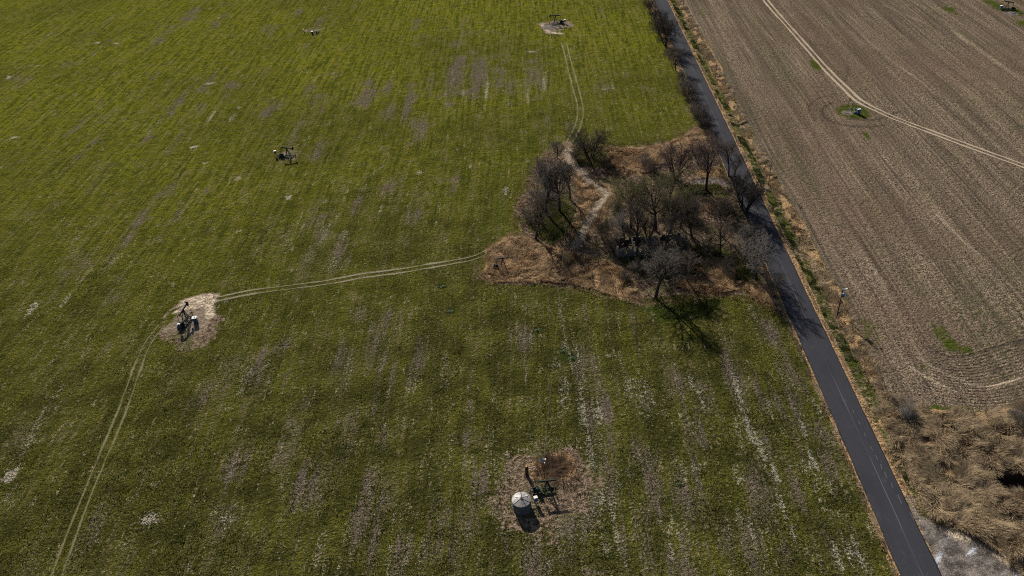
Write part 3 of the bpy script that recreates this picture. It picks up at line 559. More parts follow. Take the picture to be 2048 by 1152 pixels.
# leafy crop plants of the near field
NB = 300000
yv = 66+rng.random(NB)**1.35*190; xv = -150+rng.random(NB)*225
k = (xv-road_x(yv) < -RW-2.4) & (np.abs(xv+5) < yv*.82+25); q = np.stack([xv, yv], 1)[k]
u_ = q[:, 0]*math.cos(RANG)-q[:, 1]*math.sin(RANG); k = (poly_s(q[:, 0], q[:, 1], ROUGH) < -.5) & ((vnoise(u_*1.5, q[:, 1]*.13)*.65+vnoise(q[:, 0]*1.1, q[:, 1]*1.1)*.35)*.6+vnoise(q[:, 0]*.2+3, q[:, 1]*.06)*.6 > .50+sstep(135, 250, q[:, 1]+rng.random(len(q))*40)*.45)
for (cx, cy), R, s_ in PADS: p_ = at(cx, cy); k &= np.hypot(q[:, 0]-p_[0], q[:, 1]-p_[1]) > R*.9
for t_ in 'abc':
    dd = line_d(q[:, 0], q[:, 1], smooth_line(TRK[t_])); k &= ~((dd > .5) & (dd < 1.25))
q = q[k]
blades('young_crop', q, .24, .10, m_crop, 'young green crop plants covering the field left of the road', 'crop', (.2, 1.2), .5, seed=21)

# ------------------------------------------------------------------ bare trees
def pr(Pt):
    v = np.array(Pt, float)-np.array([0, 0, HH]); zc = v@_F; return 1024+FPX*(v@_R2)/zc, 576-FPX*(v@_U2)/zc
def height_for(pxx, pyy, top):
    b = np.array(P(pxx, pyy)); lo, hi = .2, 30
    for _ in range(30):
        m = (lo+hi)/2
        if pr(b+[0, 0, m])[1] > top: lo = m
        else: hi = m
    return lo
class Tree:
    def __init__(s, seed): s.r = random.Random(seed); s.trunk = MB(); s.crown = MB(); s.tips = []
    def tube(s, mb, P_, R_, n):
        k = len(mb.v)
        for i, (p, r) in enumerate(zip(P_, R_)):
            d = (P_[min(i+1, len(P_)-1)]-P_[max(i-1, 0)]).normalized(); a = d.orthogonal().normalized(); b = d.cross(a)
            for j in range(n):
                t = 2*math.pi*j/n; mb.v.append(tuple(p+a*(r*math.cos(t))+b*(r*math.sin(t))))
        for i in range(len(P_)-1):
            for j in range(n): mb.f.append((k+i*n+j, k+i*n+(j+1) % n, k+(i+1)*n+(j+1) % n, k+(i+1)*n+j))
    def grow(s, p, d, L, r, lv, cfg):
        R = s.r; ns = (6, 5, 4, 3, 2)[min(lv, 4)]; Pn = [p.copy()]; Rn = [r]; q = p.copy(); dd = d.normalized(); D = [dd]
        tip = cfg['taper'][min(lv, 4)]
        for i in range(ns):
            j = (.10, .16, .2, .22, .2)[min(lv, 4)]
            dd = (dd+Vector((R.gauss(0, j), R.gauss(0, j), R.gauss(0, j*.8)+cfg['up'][min(lv, 4)]))).normalized()
            q = q+dd*(L/ns); Pn.append(q.copy()); Rn.append(r*(1-(1-tip)*(i+1)/ns)); D.append(dd)
        s.tube(s.trunk if lv < 2 else s.crown, Pn, Rn, (8, 6, 4, 3, 3)[min(lv, 4)])
        if lv >= cfg['max']:
            s.tips.append(q); return
        n = cfg['n'][lv]; t0 = cfg['t0'][lv]
        for c in range(n):
            t = t0+(1-t0)*((c+R.random()*.8)/n); t = min(t, .99); f = t*ns; i = int(f); pp = Pn[i].lerp(Pn[i+1], f-i)
            ang = math.radians(R.uniform(*cfg['ang'][lv])); phi = c*2.4+R.random()*1.2
            a = D[i].orthogonal().normalized(); b = D[i].cross(a); side = a*math.cos(phi)+b*math.sin(phi)
            nd = D[i]*math.cos(ang)+side*math.sin(ang)
            Lc = cfg['len'][lv]*L*R.uniform(.75, 1.2)*(1.15-.55*(t-t0)/(1-t0+1e-6)); rr = (r*(1-(1-tip)*t))*cfg['rad'][lv]
            s.grow(pp, nd, Lc, max(rr, cfg['rmin']), lv+1, cfg)
BASE = dict(max=4, n=(9, 8, 7, 6), t0=(.30, .25, .2, .15), ang=((22, 48), (28, 55), (30, 60), (30, 65)), len=(.62, .52, .48, .5), rad=(.62, .55, .5, .6), taper=(.35, .3, .3, .4, .4), up=(.03, .09, .08, .05, .02), rmin=.0135)
def variant(seed, kind):
    T = Tree(seed); R = T.r; c = dict(BASE)
    if kind == 'vase':
        T.grow(Vector((0, 0, -.2)), Vector((R.gauss(0, .05), R.gauss(0, .05), 1)), 6.6, .24, 0, c)
    elif kind == 'multi':
        c.update(max=4, n=(6, 7, 6, 5), t0=(.22, .2, .2, .1)); c['len'] = (.5, .5, .5, .5)
        for k in range(6):
            a = k*1.05+R.random()*.5; l = R.uniform(.22, .5); T.grow(Vector((.18*math.cos(a), .18*math.sin(a), -.15)), Vector((l*math.cos(a), l*math.sin(a), 1)), R.uniform(5.5, 7.4), .12, 0, c)
    elif kind == 'round':
        c.update(n=(11, 9, 7, 6), t0=(.38, .2, .2, .1), ang=((35, 70), (30, 60), (30, 60), (30, 65)), up=(.02, .05, .06, .04, .02)); c['len'] = (.78, .52, .46, .48)
        T.grow(Vector((0, 0, -.2)), Vector((R.gauss(0, .08), R.gauss(0, .08), 1)), 5.6, .28, 0, c)
    elif kind == 'shrub':
        c.update(max=3, n=(8, 8, 7), t0=(.12, .1, .1), rmin=.02); c['len'] = (.5, .5, .5)
        for k in range(11):
            a = k*.6+R.random(); l = R.uniform(.2, .95); T.grow(Vector((.4*math.cos(a), .4*math.sin(a), -.15)), Vector((l*math.cos(a), l*math.sin(a), 1)), R.uniform(5, 8.5), .07, 0, c)
    zm = max(v[2] for v in T.crown.v); zs = sorted(v[2] for v in T.crown.v); zm = zs[int(len(zs)*.995)]
    return T, zm
VAR = {}
def get_variant(kind, k):
    key = (kind, k)
    if key not in VAR:
        T, zm = variant({'vase': 100, 'multi': 200, 'round': 300, 'shrub': 400}[kind]+k*13, kind); sc_ = 10.0/zm
        out = []
        for nm, mb in (('trunk', T.trunk), ('crown', T.crown)):
            me = bpy.data.meshes.new(nm); V = (np.array(mb.v)*sc_); me.from_pydata(V.tolist(), [], mb.f); me.update(); me.polygons.foreach_set('use_smooth', np.ones(len(me.polygons), bool)); me.materials.append(None); out.append(me)
        # buds: many small leaf flecks at the twig tips
        rr = random.Random(k); bm = MB()
        for t in T.tips:
            for _ in range(1):
                c = t*sc_+Vector((rr.gauss(0, .12), rr.gauss(0, .12), rr.gauss(0, .12))); a = Vector((rr.gauss(0, 1), rr.gauss(0, 1), rr.gauss(0, 1))).normalized(); b = a.orthogonal().normalized(); k0 = len(bm.v)
                bm.v += [tuple(c-a*.07), tuple(c+b*.045), tuple(c+a*.07)]; bm.f.append((k0, k0+1, k0+2))
        me = bpy.data.meshes.new('buds'); me.from_pydata(bm.v, [], bm.f); me.update(); me.materials.append(None); out.append(me)
        VAR[key] = out
    return VAR[key]
def bark(name, a, b): return simple(name, a, b, .9, 2.5, spec=.1)
BK = {'trunk': bark('trunk_bark', (.028, .023, .019), (.07, .058, .048)), 'dark': bark('dark_bark', (.045, .037, .031), (.10, .083, .07)), 'grey': bark('grey_bark', (.115, .098, .084), (.22, .19, .165)), 'purple': bark('reddish_twigs', (.11, .08, .068), (.20, .15, .128)),
      'brown': bark('brown_twigs', (.095, .075, .058), (.19, .152, .116)), 'olive': bark('olive_twigs', (.13, .115, .065), (.24, .21, .12)), 'pale': bark('pale_twigs', (.155, .138, .124), (.29, .26, .235))}
m_bud = simple('olive_buds', (.15, .145, .055), (.25, .235, .10), .8, 3)
NV = {'vase': 3, 'multi': 2, 'round': 3, 'shrub': 3}
cnt = {'vase': 0, 'multi': 0, 'round': 0, 'shrub': 0}
def tree(x, y, top, kind, width, tone, label, name='bare_tree', cat='tree', group='bare trees of the grove', buds=False, lean=(0, 0), h=None):
    b = P(x, y); hh = h or height_for(x, y, top); k = cnt[kind] % NV[kind]; cnt[kind] += 1
    tm, cm, bm = get_variant(kind, k)
    o = empty(name, b, random.random()*6.28, label, cat, group)
    nat = {'vase': 8.5, 'multi': 9.5, 'round': 11.0, 'shrub': 11.0}[kind]      # natural width of a 10 m tree
    sx = width*1.08/nat; o.scale = (sx, sx, hh/10.0)
    if lean != (0, 0): o.rotation_euler = (lean[0], lean[1], o.rotation_euler[2])
    parts = [('trunk', tm, BK['trunk']), ('crown', cm, BK[tone])]
    for nm, me, mt in parts:
        c = bpy.data.objects.new(nm, me); COL.objects.link(c); c.parent = o; c.material_slots[0].link = 'OBJECT'; c.material_slots[0].material = mt
    if buds:
        c2 = bpy.data.objects.new('buds', bm); COL.objects.link(c2); c2.parent = o; c2.material_slots[0].link = 'OBJECT'; c2.material_slots[0].material = m_bud
    return o
G = 'bare trees of the grove'
tree(1180,318,258,'multi',12,'dark','dark multi-stemmed bare tree east of the wheel track where it enters the grove')
tree(1114,316,284,'vase',5.5,'grey','small thin bare tree at the northern tip of the grove, left of the wheel track')
tree(1093,428,318,'vase',13,'grey','tallest grey bare tree on the left edge of the grove')
tree(1119,424,325,'round',12,'dark','dark bare tree just right of the tallest tree at the grove\'s left')
tree(1071,478,390,'vase',11,'brown','bare tree standing alone at the lower left of the grove beside the tawny grass')
tree(1085,352,315,'shrub',4,'grey','grey bushy small tree on the grove\'s left edge below its northern tip',name='small_tree')
tree(1352,360,283,'multi',11.5,'purple','spreading reddish brown multi-stemmed tree north of the paved drive in the grove')
tree(1413,382,276,'vase',11,'purple','tall single-trunked tree in front of the paved drive by the road')
tree(1457,352,275,'vase',7,'purple','bare tree leaning over the road at the mouth of the paved drive', lean=(.12, -.16))
tree(1467,352,305,'vase',6,'brown','thin bare tree at the roadside where the paved drive starts')
tree(1490,424,348,'multi',11.5,'dark','dense dark multi-stemmed tree overhanging the road below the paved drive')
tree(1478,400,345,'round',8,'brown','brown bare tree behind the dense dark roadside tree')
tree(1311,460,345,'round',13,'olive','broad tree with olive budding crown in the middle of the grove, directly above the ruin',buds=True)
tree(1262,455,358,'round',10.5,'olive','olive tinged tree left of the broad budding tree',buds=True)
tree(1272,498,400,'vase',8,'brown','slender twiggy tree rising beside the pale corner of the ruin')
tree(1250,492,420,'vase',6,'pale','pale twiggy tree growing against the upright wall of the ruin')
tree(1310,598,498,'round',13,'grey','gnarled grey tree at the bottom of the grove casting a long shadow onto the field')
tree(1376,568,500,'vase',7,'brown','thin brown tree at the bottom of the grove right of the gnarled grey tree')
tree(1512,562,470,'round',10,'pale','pale grey twiggy tree at the roadside in the lower right of the grove')
tree(1490,520,448,'round',8,'pale','smaller pale twiggy tree just above the roadside pale grey tree')
tree(1545,588,540,'shrub',4.5,'grey','low grey bush squeezed between the lower grove and the asphalt',name='bush',cat='bush')
tree(1340,470,395,'vase',8,'brown','brown tree right of the broad budding tree')
tree(1385,478,400,'round',9,'brown','brown tangled tree at the eastern end of the ruin')
tree(1440,470,395,'round',8.5,'dark','dark tangled tree between the ruin and the road')
tree(1205,478,430,'shrub',5,'brown','brown thicket on the inner bend of the dirt path',name='thicket',cat='bush')
tree(1235,440,395,'shrub',4.5,'olive','olive thicket right of the bend in the dirt path',name='thicket',cat='bush',buds=True)
SB = [(1330,425,388,6,'olive','olive bush in the clearing below the paved drive',1),(1375,430,395,6,'brown','brown bush in the centre of the grove below the tall single-trunked tree',0),
      (1450,440,405,6,'dark','dark bush by the road behind the tangled trees',0),(1300,505,480,5,'pale','pale brambles inside the front of the ruin',0),(1335,515,490,5.5,'pale','pale brambles before the middle of the ruin',0),
      (1365,500,470,5,'grey','grey brambles against the ruin\'s eastern half',0),(1420,505,478,5,'brown','brown brambles right of the ruin',0),(1275,545,520,4.5,'grey','grey bush between the ruin and the gnarled grey tree',0),
      (1455,545,515,5,'brown','brown bush above the tawny patch near the road',0),(1310,345,315,5,'purple','reddish bush left of the spreading reddish brown tree',0),(1290,330,308,4,'pale','small pale shrub in the tawny grass in the upper grove',0),(1395,320,290,6,'purple','reddish bush between the reddish tree and the tall single trunk',0),
      (1500,478,440,6,'dark','dark bush at the roadside between the dark tree and the pale trees',0),(1215,335,310,4.5,'dark','dark bush at the foot of the multi-stemmed tree by the track',0),(1150,322,300,3.5,'olive','olive bush beside the wheel track at the grove entrance',1),
      (1060,440,415,4,'brown','brown bush on the field edge between the two left trees',0),(1250,560,540,3.5,'brown','small brown bush in tawny grass below the ruin\'s pale corner',0),]
for x, y, t, wd, tn, lb, bd in SB: tree(x, y, t, 'shrub', wd, tn, lb, name='bush', cat='bush', group='bushes of the grove', buds=bool(bd))
for x, y, t, kd, wd, tn, lb in ((1330,502,425,'vase',7,'brown','brown tree standing inside the middle of the ruin'),(1318,525,485,'shrub',6,'grey','grey brambles before the western half of the ruin'),
    (1295,480,420,'multi',7,'brown','brown multi-stemmed tree just behind the ruin'),(1360,455,375,'vase',8,'olive','olive tinged tree north of the ruin right of the broad tree'),(1440,510,440,'round',7,'brown','brown tree between the ruin and the pale roadside trees'),
    (1340,410,340,'round',8,'olive','olive tree at the north edge of the dense middle of the grove'),(1228,500,450,'shrub',4.5,'brown','brown bush left of the ruin\'s pale corner'),(1075,440,380,'vase',7,'grey','grey tree between the tallest left tree and the lone lower left tree'),(1140,400,330,'vase',7,'grey','grey tree right of the two large trees on the left side of the grove')):
    tree(x, y, t, kd, wd, tn, lb, name='bare_tree' if kd != 'shrub' else 'bush', cat='tree' if kd != 'shrub' else 'bush', group=G if kd != 'shrub' else 'bushes of the grove', buds=tn == 'olive')
GR = 'trees and bushes along the road'
RD = [(1332,93,34,'multi',10,'dark','dark bare tree leaning beside the far stretch of road',0),(1318,70,30,'shrub',7,'brown','brown thicket left of the dark tree by the far road',0),(1312,45,8,'vase',7,'purple','reddish bare tree near the top edge beside the road',0),(1300,22,-6,'shrub',8,'brown','brown thicket at the very top edge left of the road',0),
      (1322,55,20,'shrub',7,'dark','dark thicket directly on the far road\'s edge',0),(1352,141,100,'vase',7.5,'brown','small crooked tree by the road below the dark leaning tree',0),(1345,118,88,'shrub',6,'brown','brown bush between the dark tree and the small crooked tree',0),(1363,160,138,'shrub',5,'olive','olive green bush beside the road below the crooked tree',1),
      (1370,180,155,'shrub',5,'grey','grey bush below the olive one along the road',0),(1378,196,170,'shrub',5.5,'dark','uppermost bush of the dark hedge along the road',0),(1386,213,188,'shrub',5.5,'dark','second bush from the top of the dark roadside hedge',0),(1394,228,204,'shrub',5.5,'grey','middle grey bush of the roadside hedge',0),
      (1402,244,220,'shrub',5.5,'dark','fourth bush of the roadside hedge, near the grove',0),(1411,261,236,'shrub',5.5,'dark','lowest bush of the roadside hedge next to the tawny grass',0),(1425,290,268,'shrub',4,'purple','reddish bush at the upper right corner of the grove by the road',0)]
for x, y, t, kd, wd, tn, lb, bd in RD: tree(x, y, t, kd, wd, tn, lb, name='bare_tree' if kd != 'shrub' else 'bush', cat='tree' if kd != 'shrub' else 'bush', group=GR, buds=bool(bd))
tree(2040,858,815,'shrub',5,'grey','grey leafless bush at the right edge above the reed bed',name='bush',cat='bush',group='bushes by the reed bed')
tree(1812,838,812,'shrub',4.0,'pale','pale dead brush beside the rusty gate above the reeds',name='bush',cat='bush',group='bushes by the reed bed')
tree(1795,812,795,'shrub',2.6,'grey','small grey dead shrub above the rusty gate',name='bush',cat='bush',group='bushes by the reed bed')
# low green weeds standing on their own in the crop
def weed(x, y, R, label, name='weed_clump', n=160, h=.6):
    R *= 1.15; n = int(n*.5); h *= .6
    c = P(x, y); mb = MB(); rr = random.Random(int(x*7+y))
    for _ in range(n):
        a = rr.random()*6.28; r = R*math.sqrt(rr.random()); l = h*rr.uniform(.5, 1.1)*(1.1-.5*r/R); t = rr.uniform(.3, 1.2); b = Vector((r*math.cos(a), r*math.sin(a), -.05)); d = Vector((math.cos(a)*math.sin(t), math.sin(a)*math.sin(t), math.cos(t)))
        s_ = d.cross(Vector((0, 0, 1))).normalized()*.07*rr.uniform(.7, 1.4); k = len(mb.v); mb.v += [tuple(b-s_*.4), tuple(b+s_*.4), tuple(b+d*l*.6+s_), tuple(b+d*l*.6-s_), tuple(b+d*l)]; mb.f += [(k, k+1, k+2, k+3), (k+3, k+2, k+4)]
    k = len(mb.v); mb.v += [(R*rr.uniform(.75, 1.05)*math.cos(j*.393), R*rr.uniform(.75, 1.05)*math.sin(j*.393), -.06) for j in range(16)]+[(0, 0, .10)]; mb.f += [(k+j, k+(j+1) % 16, k+16) for j in range(16)]
    o = mb.build(name, m_weed, loc=c); tag(o, label, 'weed', 'dark green weeds in the crop'); return o
m_weed = simple('dark_green_leaves', (.030, .042, .012), (.06, .078, .018), .6, 4)
weed(885,572,.8,'dark weed clump in the crop left of the tawny tip of the grove'); weed(901,622,.9,'dark sprawling weed clump below the wheel track crossing the field')
weed(1142,714,1.1,'large dark weed clump on a bare patch below the grove',n=260); weed(1125,700,.7,'smaller dark weed beside the large clump below the grove'); weed(1358,968,.7,'single round dark weed between the round tank and the road'); weed(1075,657,.8,'dark weed midway between the old pumpjack and the large clump')

# ------------------------------------------------------------------ pumpjacks
def pumpjack(x, y, az, s, label, cm, chead=None, cpost=None, tilt=0.0, head=True, weights=True):
    chead = chead or cm; cpost = cpost or cm
    o = empty('pumpjack', P(x, y), math.radians(az), label, 'pumpjack', 'pumpjacks in the fields'); o.scale = (s, s, s)
    b = MB()                                                      # skid: two rails and cross ties
    for yy in (-.75, .75): b.box((-.2, yy, .22), (5.2, .16, .28)); b.box((-.2, yy, .37), (5.2, .26, .03))
    for i in range(7): b.box((-2.5+i*.78, 0, .2), (.14, 1.42, .2))
    b.box((-1.6, 0, .55), (2.0, 1.0, .10))
    b.build('skid', cm, o)
    ap = Vector((.55, 0, 3.25)); p = MB()
    for sx, sy in ((1.35, .68), (1.35, -.68), (-.2, .68), (-.2, -.68)): p.bar((sx, sy, .38), ap+Vector((0, sy*.16, 0)), .14)
    for t in (.3, .6): p.bar((1.35+(ap.x-1.35)*t, .68*(1-t*.84), .38+2.87*t), (1.35+(ap.x-1.35)*t, -.68*(1-t*.84), .38+2.87*t), .09); p.bar((1.35+(ap.x-1.35)*t, .68*(1-t*.84), .38+2.87*t), (-.2+(ap.x+.2)*t, .68*(1-t*.84), .38+2.87*t), .08); p.bar((1.35+(ap.x-1.35)*t, -.68*(1-t*.84), .38+2.87*t), (-.2+(ap.x+.2)*t, -.68*(1-t*.84), .38+2.87*t), .08)
    p.box(ap, (.5, .5, .18)); p.build('samson_post', cpost, o)
    L = MB()
    for k in range(9): L.bar((1.42-.085*k, -.14, .6+.3*k), (1.42-.085*k, .14, .6+.3*k), .04)
    L.bar((1.46, -.15, .4), (.72, -.15, 3.1), .05); L.bar((1.46, .15, .4), (.72, .15, 3.1), .05); L.build('ladder', cm, o)
    ct, st = math.cos(tilt), math.sin(tilt); R = Matrix.Rotation(-tilt, 4, 'Y'); T = Matrix.Translation(ap+Vector((0, 0, .28))) @ R
    w_ = MB()
    def tb(c, sz): w_.box(T @ Vector(c), sz, R.to_3x3())
    tb((.05, 0, 0), (4.3, .08, .34)); tb((.05, 0, .17), (4.3, .26, .05)); tb((.05, 0, -.17), (4.3, .26, .05)); tb((-2.0, 0, -.05), (.3, 1.3, .16)); w_.build('walking_beam', cm, o)
    if head:
        out = []
        for i in range(9): a = math.radians(-42+84*i/8); out.append((2.05+ (1.95*math.cos(a)-1.45), 1.2*math.sin(a)-.10))
        out = [(2.0, -.34)]+out+[(2.0, .26)]
        MB().prism(out, -.17, .17, T).build('horsehead', chead, o)
        hp = T @ Vector((2.55, 0, -.4)); c = MB(); wx = hp.x
        for yy in (-.08, .08): c.tube((wx, yy, hp.z), (wx, yy, 1.55), .018, n=5)
        c.box((wx, 0, 1.5), (.1, .3, .08)); c.tube((wx, 0, 1.5), (wx, 0, .9), .03, n=6); c.build('bridle_cable', m_black, o)
        wl = MB(); wl.tube((wx, 0, -.1), (wx, 0, .95), .10, n=10); wl.tube((wx, 0, .35), (wx, 0, .5), .2, n=10); wl.tube((wx, -.45, .65), (wx, .5, .65), .06, n=8); wl.tube((wx-.0, .5, .65), (wx, .5, .0), .05, n=8); wl.tube((wx, -.45, .55), (wx, -.45, .75), .12, n=8)
        wl.build('wellhead', m_rust, o)
    g = MB(); g.box((-1.55, 0, 1.0), (.85, .5, .85)); g.tube((-1.55, -.34, 1.15), (-1.55, .34, 1.15), .34, n=14); g.build('gearbox', cm, o)
    tail = T @ Vector((-2.0, 0, -.12))
    ca_ = math.radians(-115+math.degrees(tilt)*2)
    pin = Vector((-1.55+.55*math.cos(ca_), 0, 1.15+.55*math.sin(ca_)))
    for sy in (-1, 1):
        if weights:
            ol = [(-1.55+math.cos(ca_+q)*r, 1.15+math.sin(ca_+q)*r) for q, r in ((.9, .18), (.42, .75), (.40, .98), (0, 1.04), (-.40, .98), (-.42, .75), (-.9, .18), (math.pi, .18))]
            MB().prism(ol, sy*.42-.07, sy*.42+.07).build('counterweight', cm if sy < 0 else cpost, o)
        MB().bar((pin.x, sy*.55, pin.z), (tail.x, sy*.55, tail.z), .08).build('pitman_arm', cm, o)
    mt = MB(); mt.tube((-2.75, -.3, .78), (-2.75, .35, .78), .24, n=12); mt.box((-2.75, 0, .48), (.5, .6, .12)); mt.build('motor', m_bluegrey, o)
    bg_ = MB(); bg_.prism([(-2.95, .55), (-2.55, .55), (-1.35, .85), (-1.3, 1.45), (-1.7, 1.5), (-2.95, 1.02)], .38, .52); bg_.build('belt_guard', cpost, o)
    return o
pumpjack(373,647,78,.95,'dark green pumpjack with rusty head on the sandy pad at the left, at the left',m_dgreen,m_rust,m_green,.12)
pumpjack(574,313,-4,.88,'green pumpjack standing in the upper left of the green field without a pad',m_green,m_dgreen,m_dgreen,-.16)
pumpjack(1114,48,182,1.0,'black pumpjack on the pale pad at the top beside the grey puddle',m_black,m_black,m_black,.02)
pumpjack(1704,221,100,.80,'light green pumpjack with orange head on the grassy islet in the stubble field',m_lgreen,m_orange,m_yellow,.08)
pumpjack(2016,20,150,.85,'dark pumpjack with yellow beam at the top right corner of the stubble field',m_dgreen,m_yellow,m_dgreen,.10)
pumpjack(1003,533,8,.72,'abandoned black pumpjack in the tawny grass at the left tip of the grove',m_black,m_black,m_black,-.05,head=False)
pumpjack(1090,983,2,.78,'green headless pumpjack with bare frame behind the round tank',m_green,None,m_green,.0,head=False,weights=False)
# ------------------------------------------------------------------ cabinets
def cabinet(x, y, az, label, body, roof, sz=(.75, .55, 1.1), leg=.55, name='control_cabinet', cat='control box'):
    o = empty(name, P(x, y), math.radians(az), label, cat, 'electric boxes beside the wells')
    a, b, c = sz; p = MB()
    if leg > .1:
        for sx in (-1, 1): MB().box((sx*a*.4, 0, leg/2), (.09, .09, leg+.2)).build('leg', m_black, o)
    MB().box((0, 0, leg+c/2), (a, b, c)).build('cabinet_body', body, o)
    MB().prism([(-a*.6, leg+c+.002), (a*.6, leg+c+.002), (a*.6, leg+c+.05), (0, leg+c+.14), (-a*.6, leg+c+.05)], -b*.62, b*.62).build('cabinet_roof', roof, o)
    d = MB(); d.box((0, -b/2-.012, leg+c*.5), (a*.84, .02, c*.84)); d.box((a*.3, -b/2-.035, leg+c*.5), (.04, .03, .16)); d.build('cabinet_door', body, o); return o
cabinet(364,664,10,'blue grey control box with white roof at the lower end of the left pumpjack',m_bluegrey,m_white,(.55,.45,1.0),1.1)
cabinet(552,312,20,'bluish control box on legs left of the padless green pumpjack',m_bluegrey,m_steel,(.6,.5,.9),.9)
cabinet(1130,48,0,'white topped box right of the black pumpjack on the puddle pad',m_steel,m_white,(.7,.6,1.0),.8)
cabinet(1716,228,0,'blue cabinet with white roof on the grassy islet in the stubble',m_blue,m_white,(.95,.8,1.4),.3)
cabinet(2001,20,0,'white and teal cabinet left of the yellow beamed pumpjack in the corner',m_blue,m_white,(.8,.7,1.1),.5)
cabinet(1072,1006,15,'blue box with white cap right of the round tank',m_blue,m_white,(.55,.45,.95),.55)
# chemical tank with white square lid beside the left pumpjack
o = empty('chemical_tank', P(393,647), math.radians(8), 'squat dark tank with white square lid right of the left pumpjack', 'tank')
MB().tube((0,0,-.05),(0,0,1.45),.52,n=24).build('tank_body', m_bluegrey, o, True); MB().box((0,0,1.53),(1.05,1.0,.10)).build('lid', m_white, o); MB().tube((.05,.0,1.58),(.05,.0,1.64),.16,n=12).build('hatch', m_black, o)
for q_ in ((-.35,-.35),(.35,-.35)): MB().box((q_[0],q_[1],.06),(.16,.16,.16)).build('foot', m_black, o)
# ------------------------------------------------------------------ round tank
def disk_panels():
    s = NT('weathered_tank_roof', .55, .4); s.b.inputs['Metallic'].default_value = .15
    n1 = s.noise(s.pos(obj=True), 2.2, 5, .65); n2 = s.noise(s.pos(obj=True), 9, 3, .6); c = s.mix(s.ramp(n1, .35, .65), (.13, .115, .11), (.26, .24, .23)); c = s.mix(s.ramp(n2, .58, .72, 0, .5), c, (.22, .15, .11)); s.col(c); s.bump(n2, .15, .02); return s.m
m_roof = disk_panels(); m_side = simple('streaked_tank_wall', (.085, .086, .095), (.16, .155, .152), .5, 2.5, .2)
o = empty('storage_tank', P(1044,1015), math.radians(12), 'round grey metal tank with pale conical ribbed roof in the lower middle', 'tank')
b = MB(); R_, H_ = 1.55, 2.15
b.tube((0,0,-.1),(0,0,H_),R_,n=48); b.build('tank_wall', m_side, o, False)
for zz in (.12, .75, 1.4, 2.08):
    rb = MB()
    for k in range(48):
        a = 2*math.pi*k/48; a2 = 2*math.pi*(k+1)/48; rb.bar((math.cos(a)*(R_+.012),math.sin(a)*(R_+.012),zz),(math.cos(a2)*(R_+.012),math.sin(a2)*(R_+.012),zz),.05,.07)
    rb.build('hoop', m_side, o)
b = MB(); n = 48; b.v = [(math.cos(2*math.pi*k/n)*(R_+.06), math.sin(2*math.pi*k/n)*(R_+.06), H_+.01) for k in range(n)]+[(0,0,H_+.36)]+[(math.cos(2*math.pi*k/n)*(R_+.06), math.sin(2*math.pi*k/n)*(R_+.06), H_-.08) for k in range(n)]
b.f = [(k,(k+1)%n,n) for k in range(n)]+[(n+1+k,n+1+(k+1)%n,(k+1)%n,k) for k in range(n)]; b.build('tank_roof', m_roof, o)
for k in range(6):
    a = math.radians(20+60*k); rbm = MB().bar((.14*math.cos(a),.14*math.sin(a),H_+.36),((R_)*math.cos(a),(R_)*math.sin(a),H_+.05),.05,.07); rbm.build('roof_rib', m_steel if k in (0,2,3) else m_roof, o)
MB().tube((0,0,H_+.30),(0,0,H_+.45),.17,n=16).build('roof_cap', m_rust, o)
vp = MB(); prev = Vector((.1,.12,H_+.3))
for q in ((.14,.3,H_+1.0),(.1,.6,H_+1.22),(.02,.95,H_+1.18),(.0,1.1,H_+.85)): vp.tube(prev,Vector(q),.05,n=7); prev = Vector(q)
vp.build('vent_pipe', m_black, o); MB().tube((1.0,.35,H_+.1),(1.0,.35,H_+.24),.2,n=14).build('hatch', m_steel, o)
pp = MB(); pp.tube((1.5,-.2,.35),(2.3,-.3,.35),.05,n=7); pp.tube((2.3,-.3,.35),(2.45,-.3,-.1),.05,n=7); pp.build('outlet_pipe', m_steel, o)
# upright brown vessel, thin pipe, pole and wellhead bits
o = empty('upright_pipe', P(1054,950), 0, 'thick upright brown pipe with pale orange top above the round tank', 'pipe')
MB().tube((0,0,-.1),(.0,0,2.25),.30,.28,n=18).build('pipe_body', m_log, o, True); MB().tube((0,0,2.25),(0,0,2.33),.20,.17,n=18).build('pipe_cap', m_end, o); bb = MB(); bb.tube((-.26,0,1.0),(-.75,.15,1.0),.05,n=7); bb.tube((-.2,0,.35),(-.6,-.1,.15),.06,n=7); bb.build('branch_pipe', m_rust, o)
o = empty('thin_post', P(1061.5,986), 0, 'very thin dark post between the round tank and the headless pumpjack', 'post'); MB().tube((0,0,-.1),(0,0,1.75),.04,n=8).build('shaft', m_black, o); MB().tube((0,0,1.75),(0,0,1.82),.07,n=8).build('cap', m_rust, o)
o = empty('flow_line', P(1063,937), math.radians(8), 'short white pipe lying in the weeds beside the upright brown pipe', 'pipe'); MB().tube((-.5,0,.28),(.5,0,.30),.05,n=8).build('pipe_length', m_white, o); MB().tube((.5,0,.2),(.5,0,.42),.08,n=8).build('valve', m_steel, o); MB().bar((.5,0,.30),(1.9,.25,.26),.05).build('rusty_rod', m_orange, o)
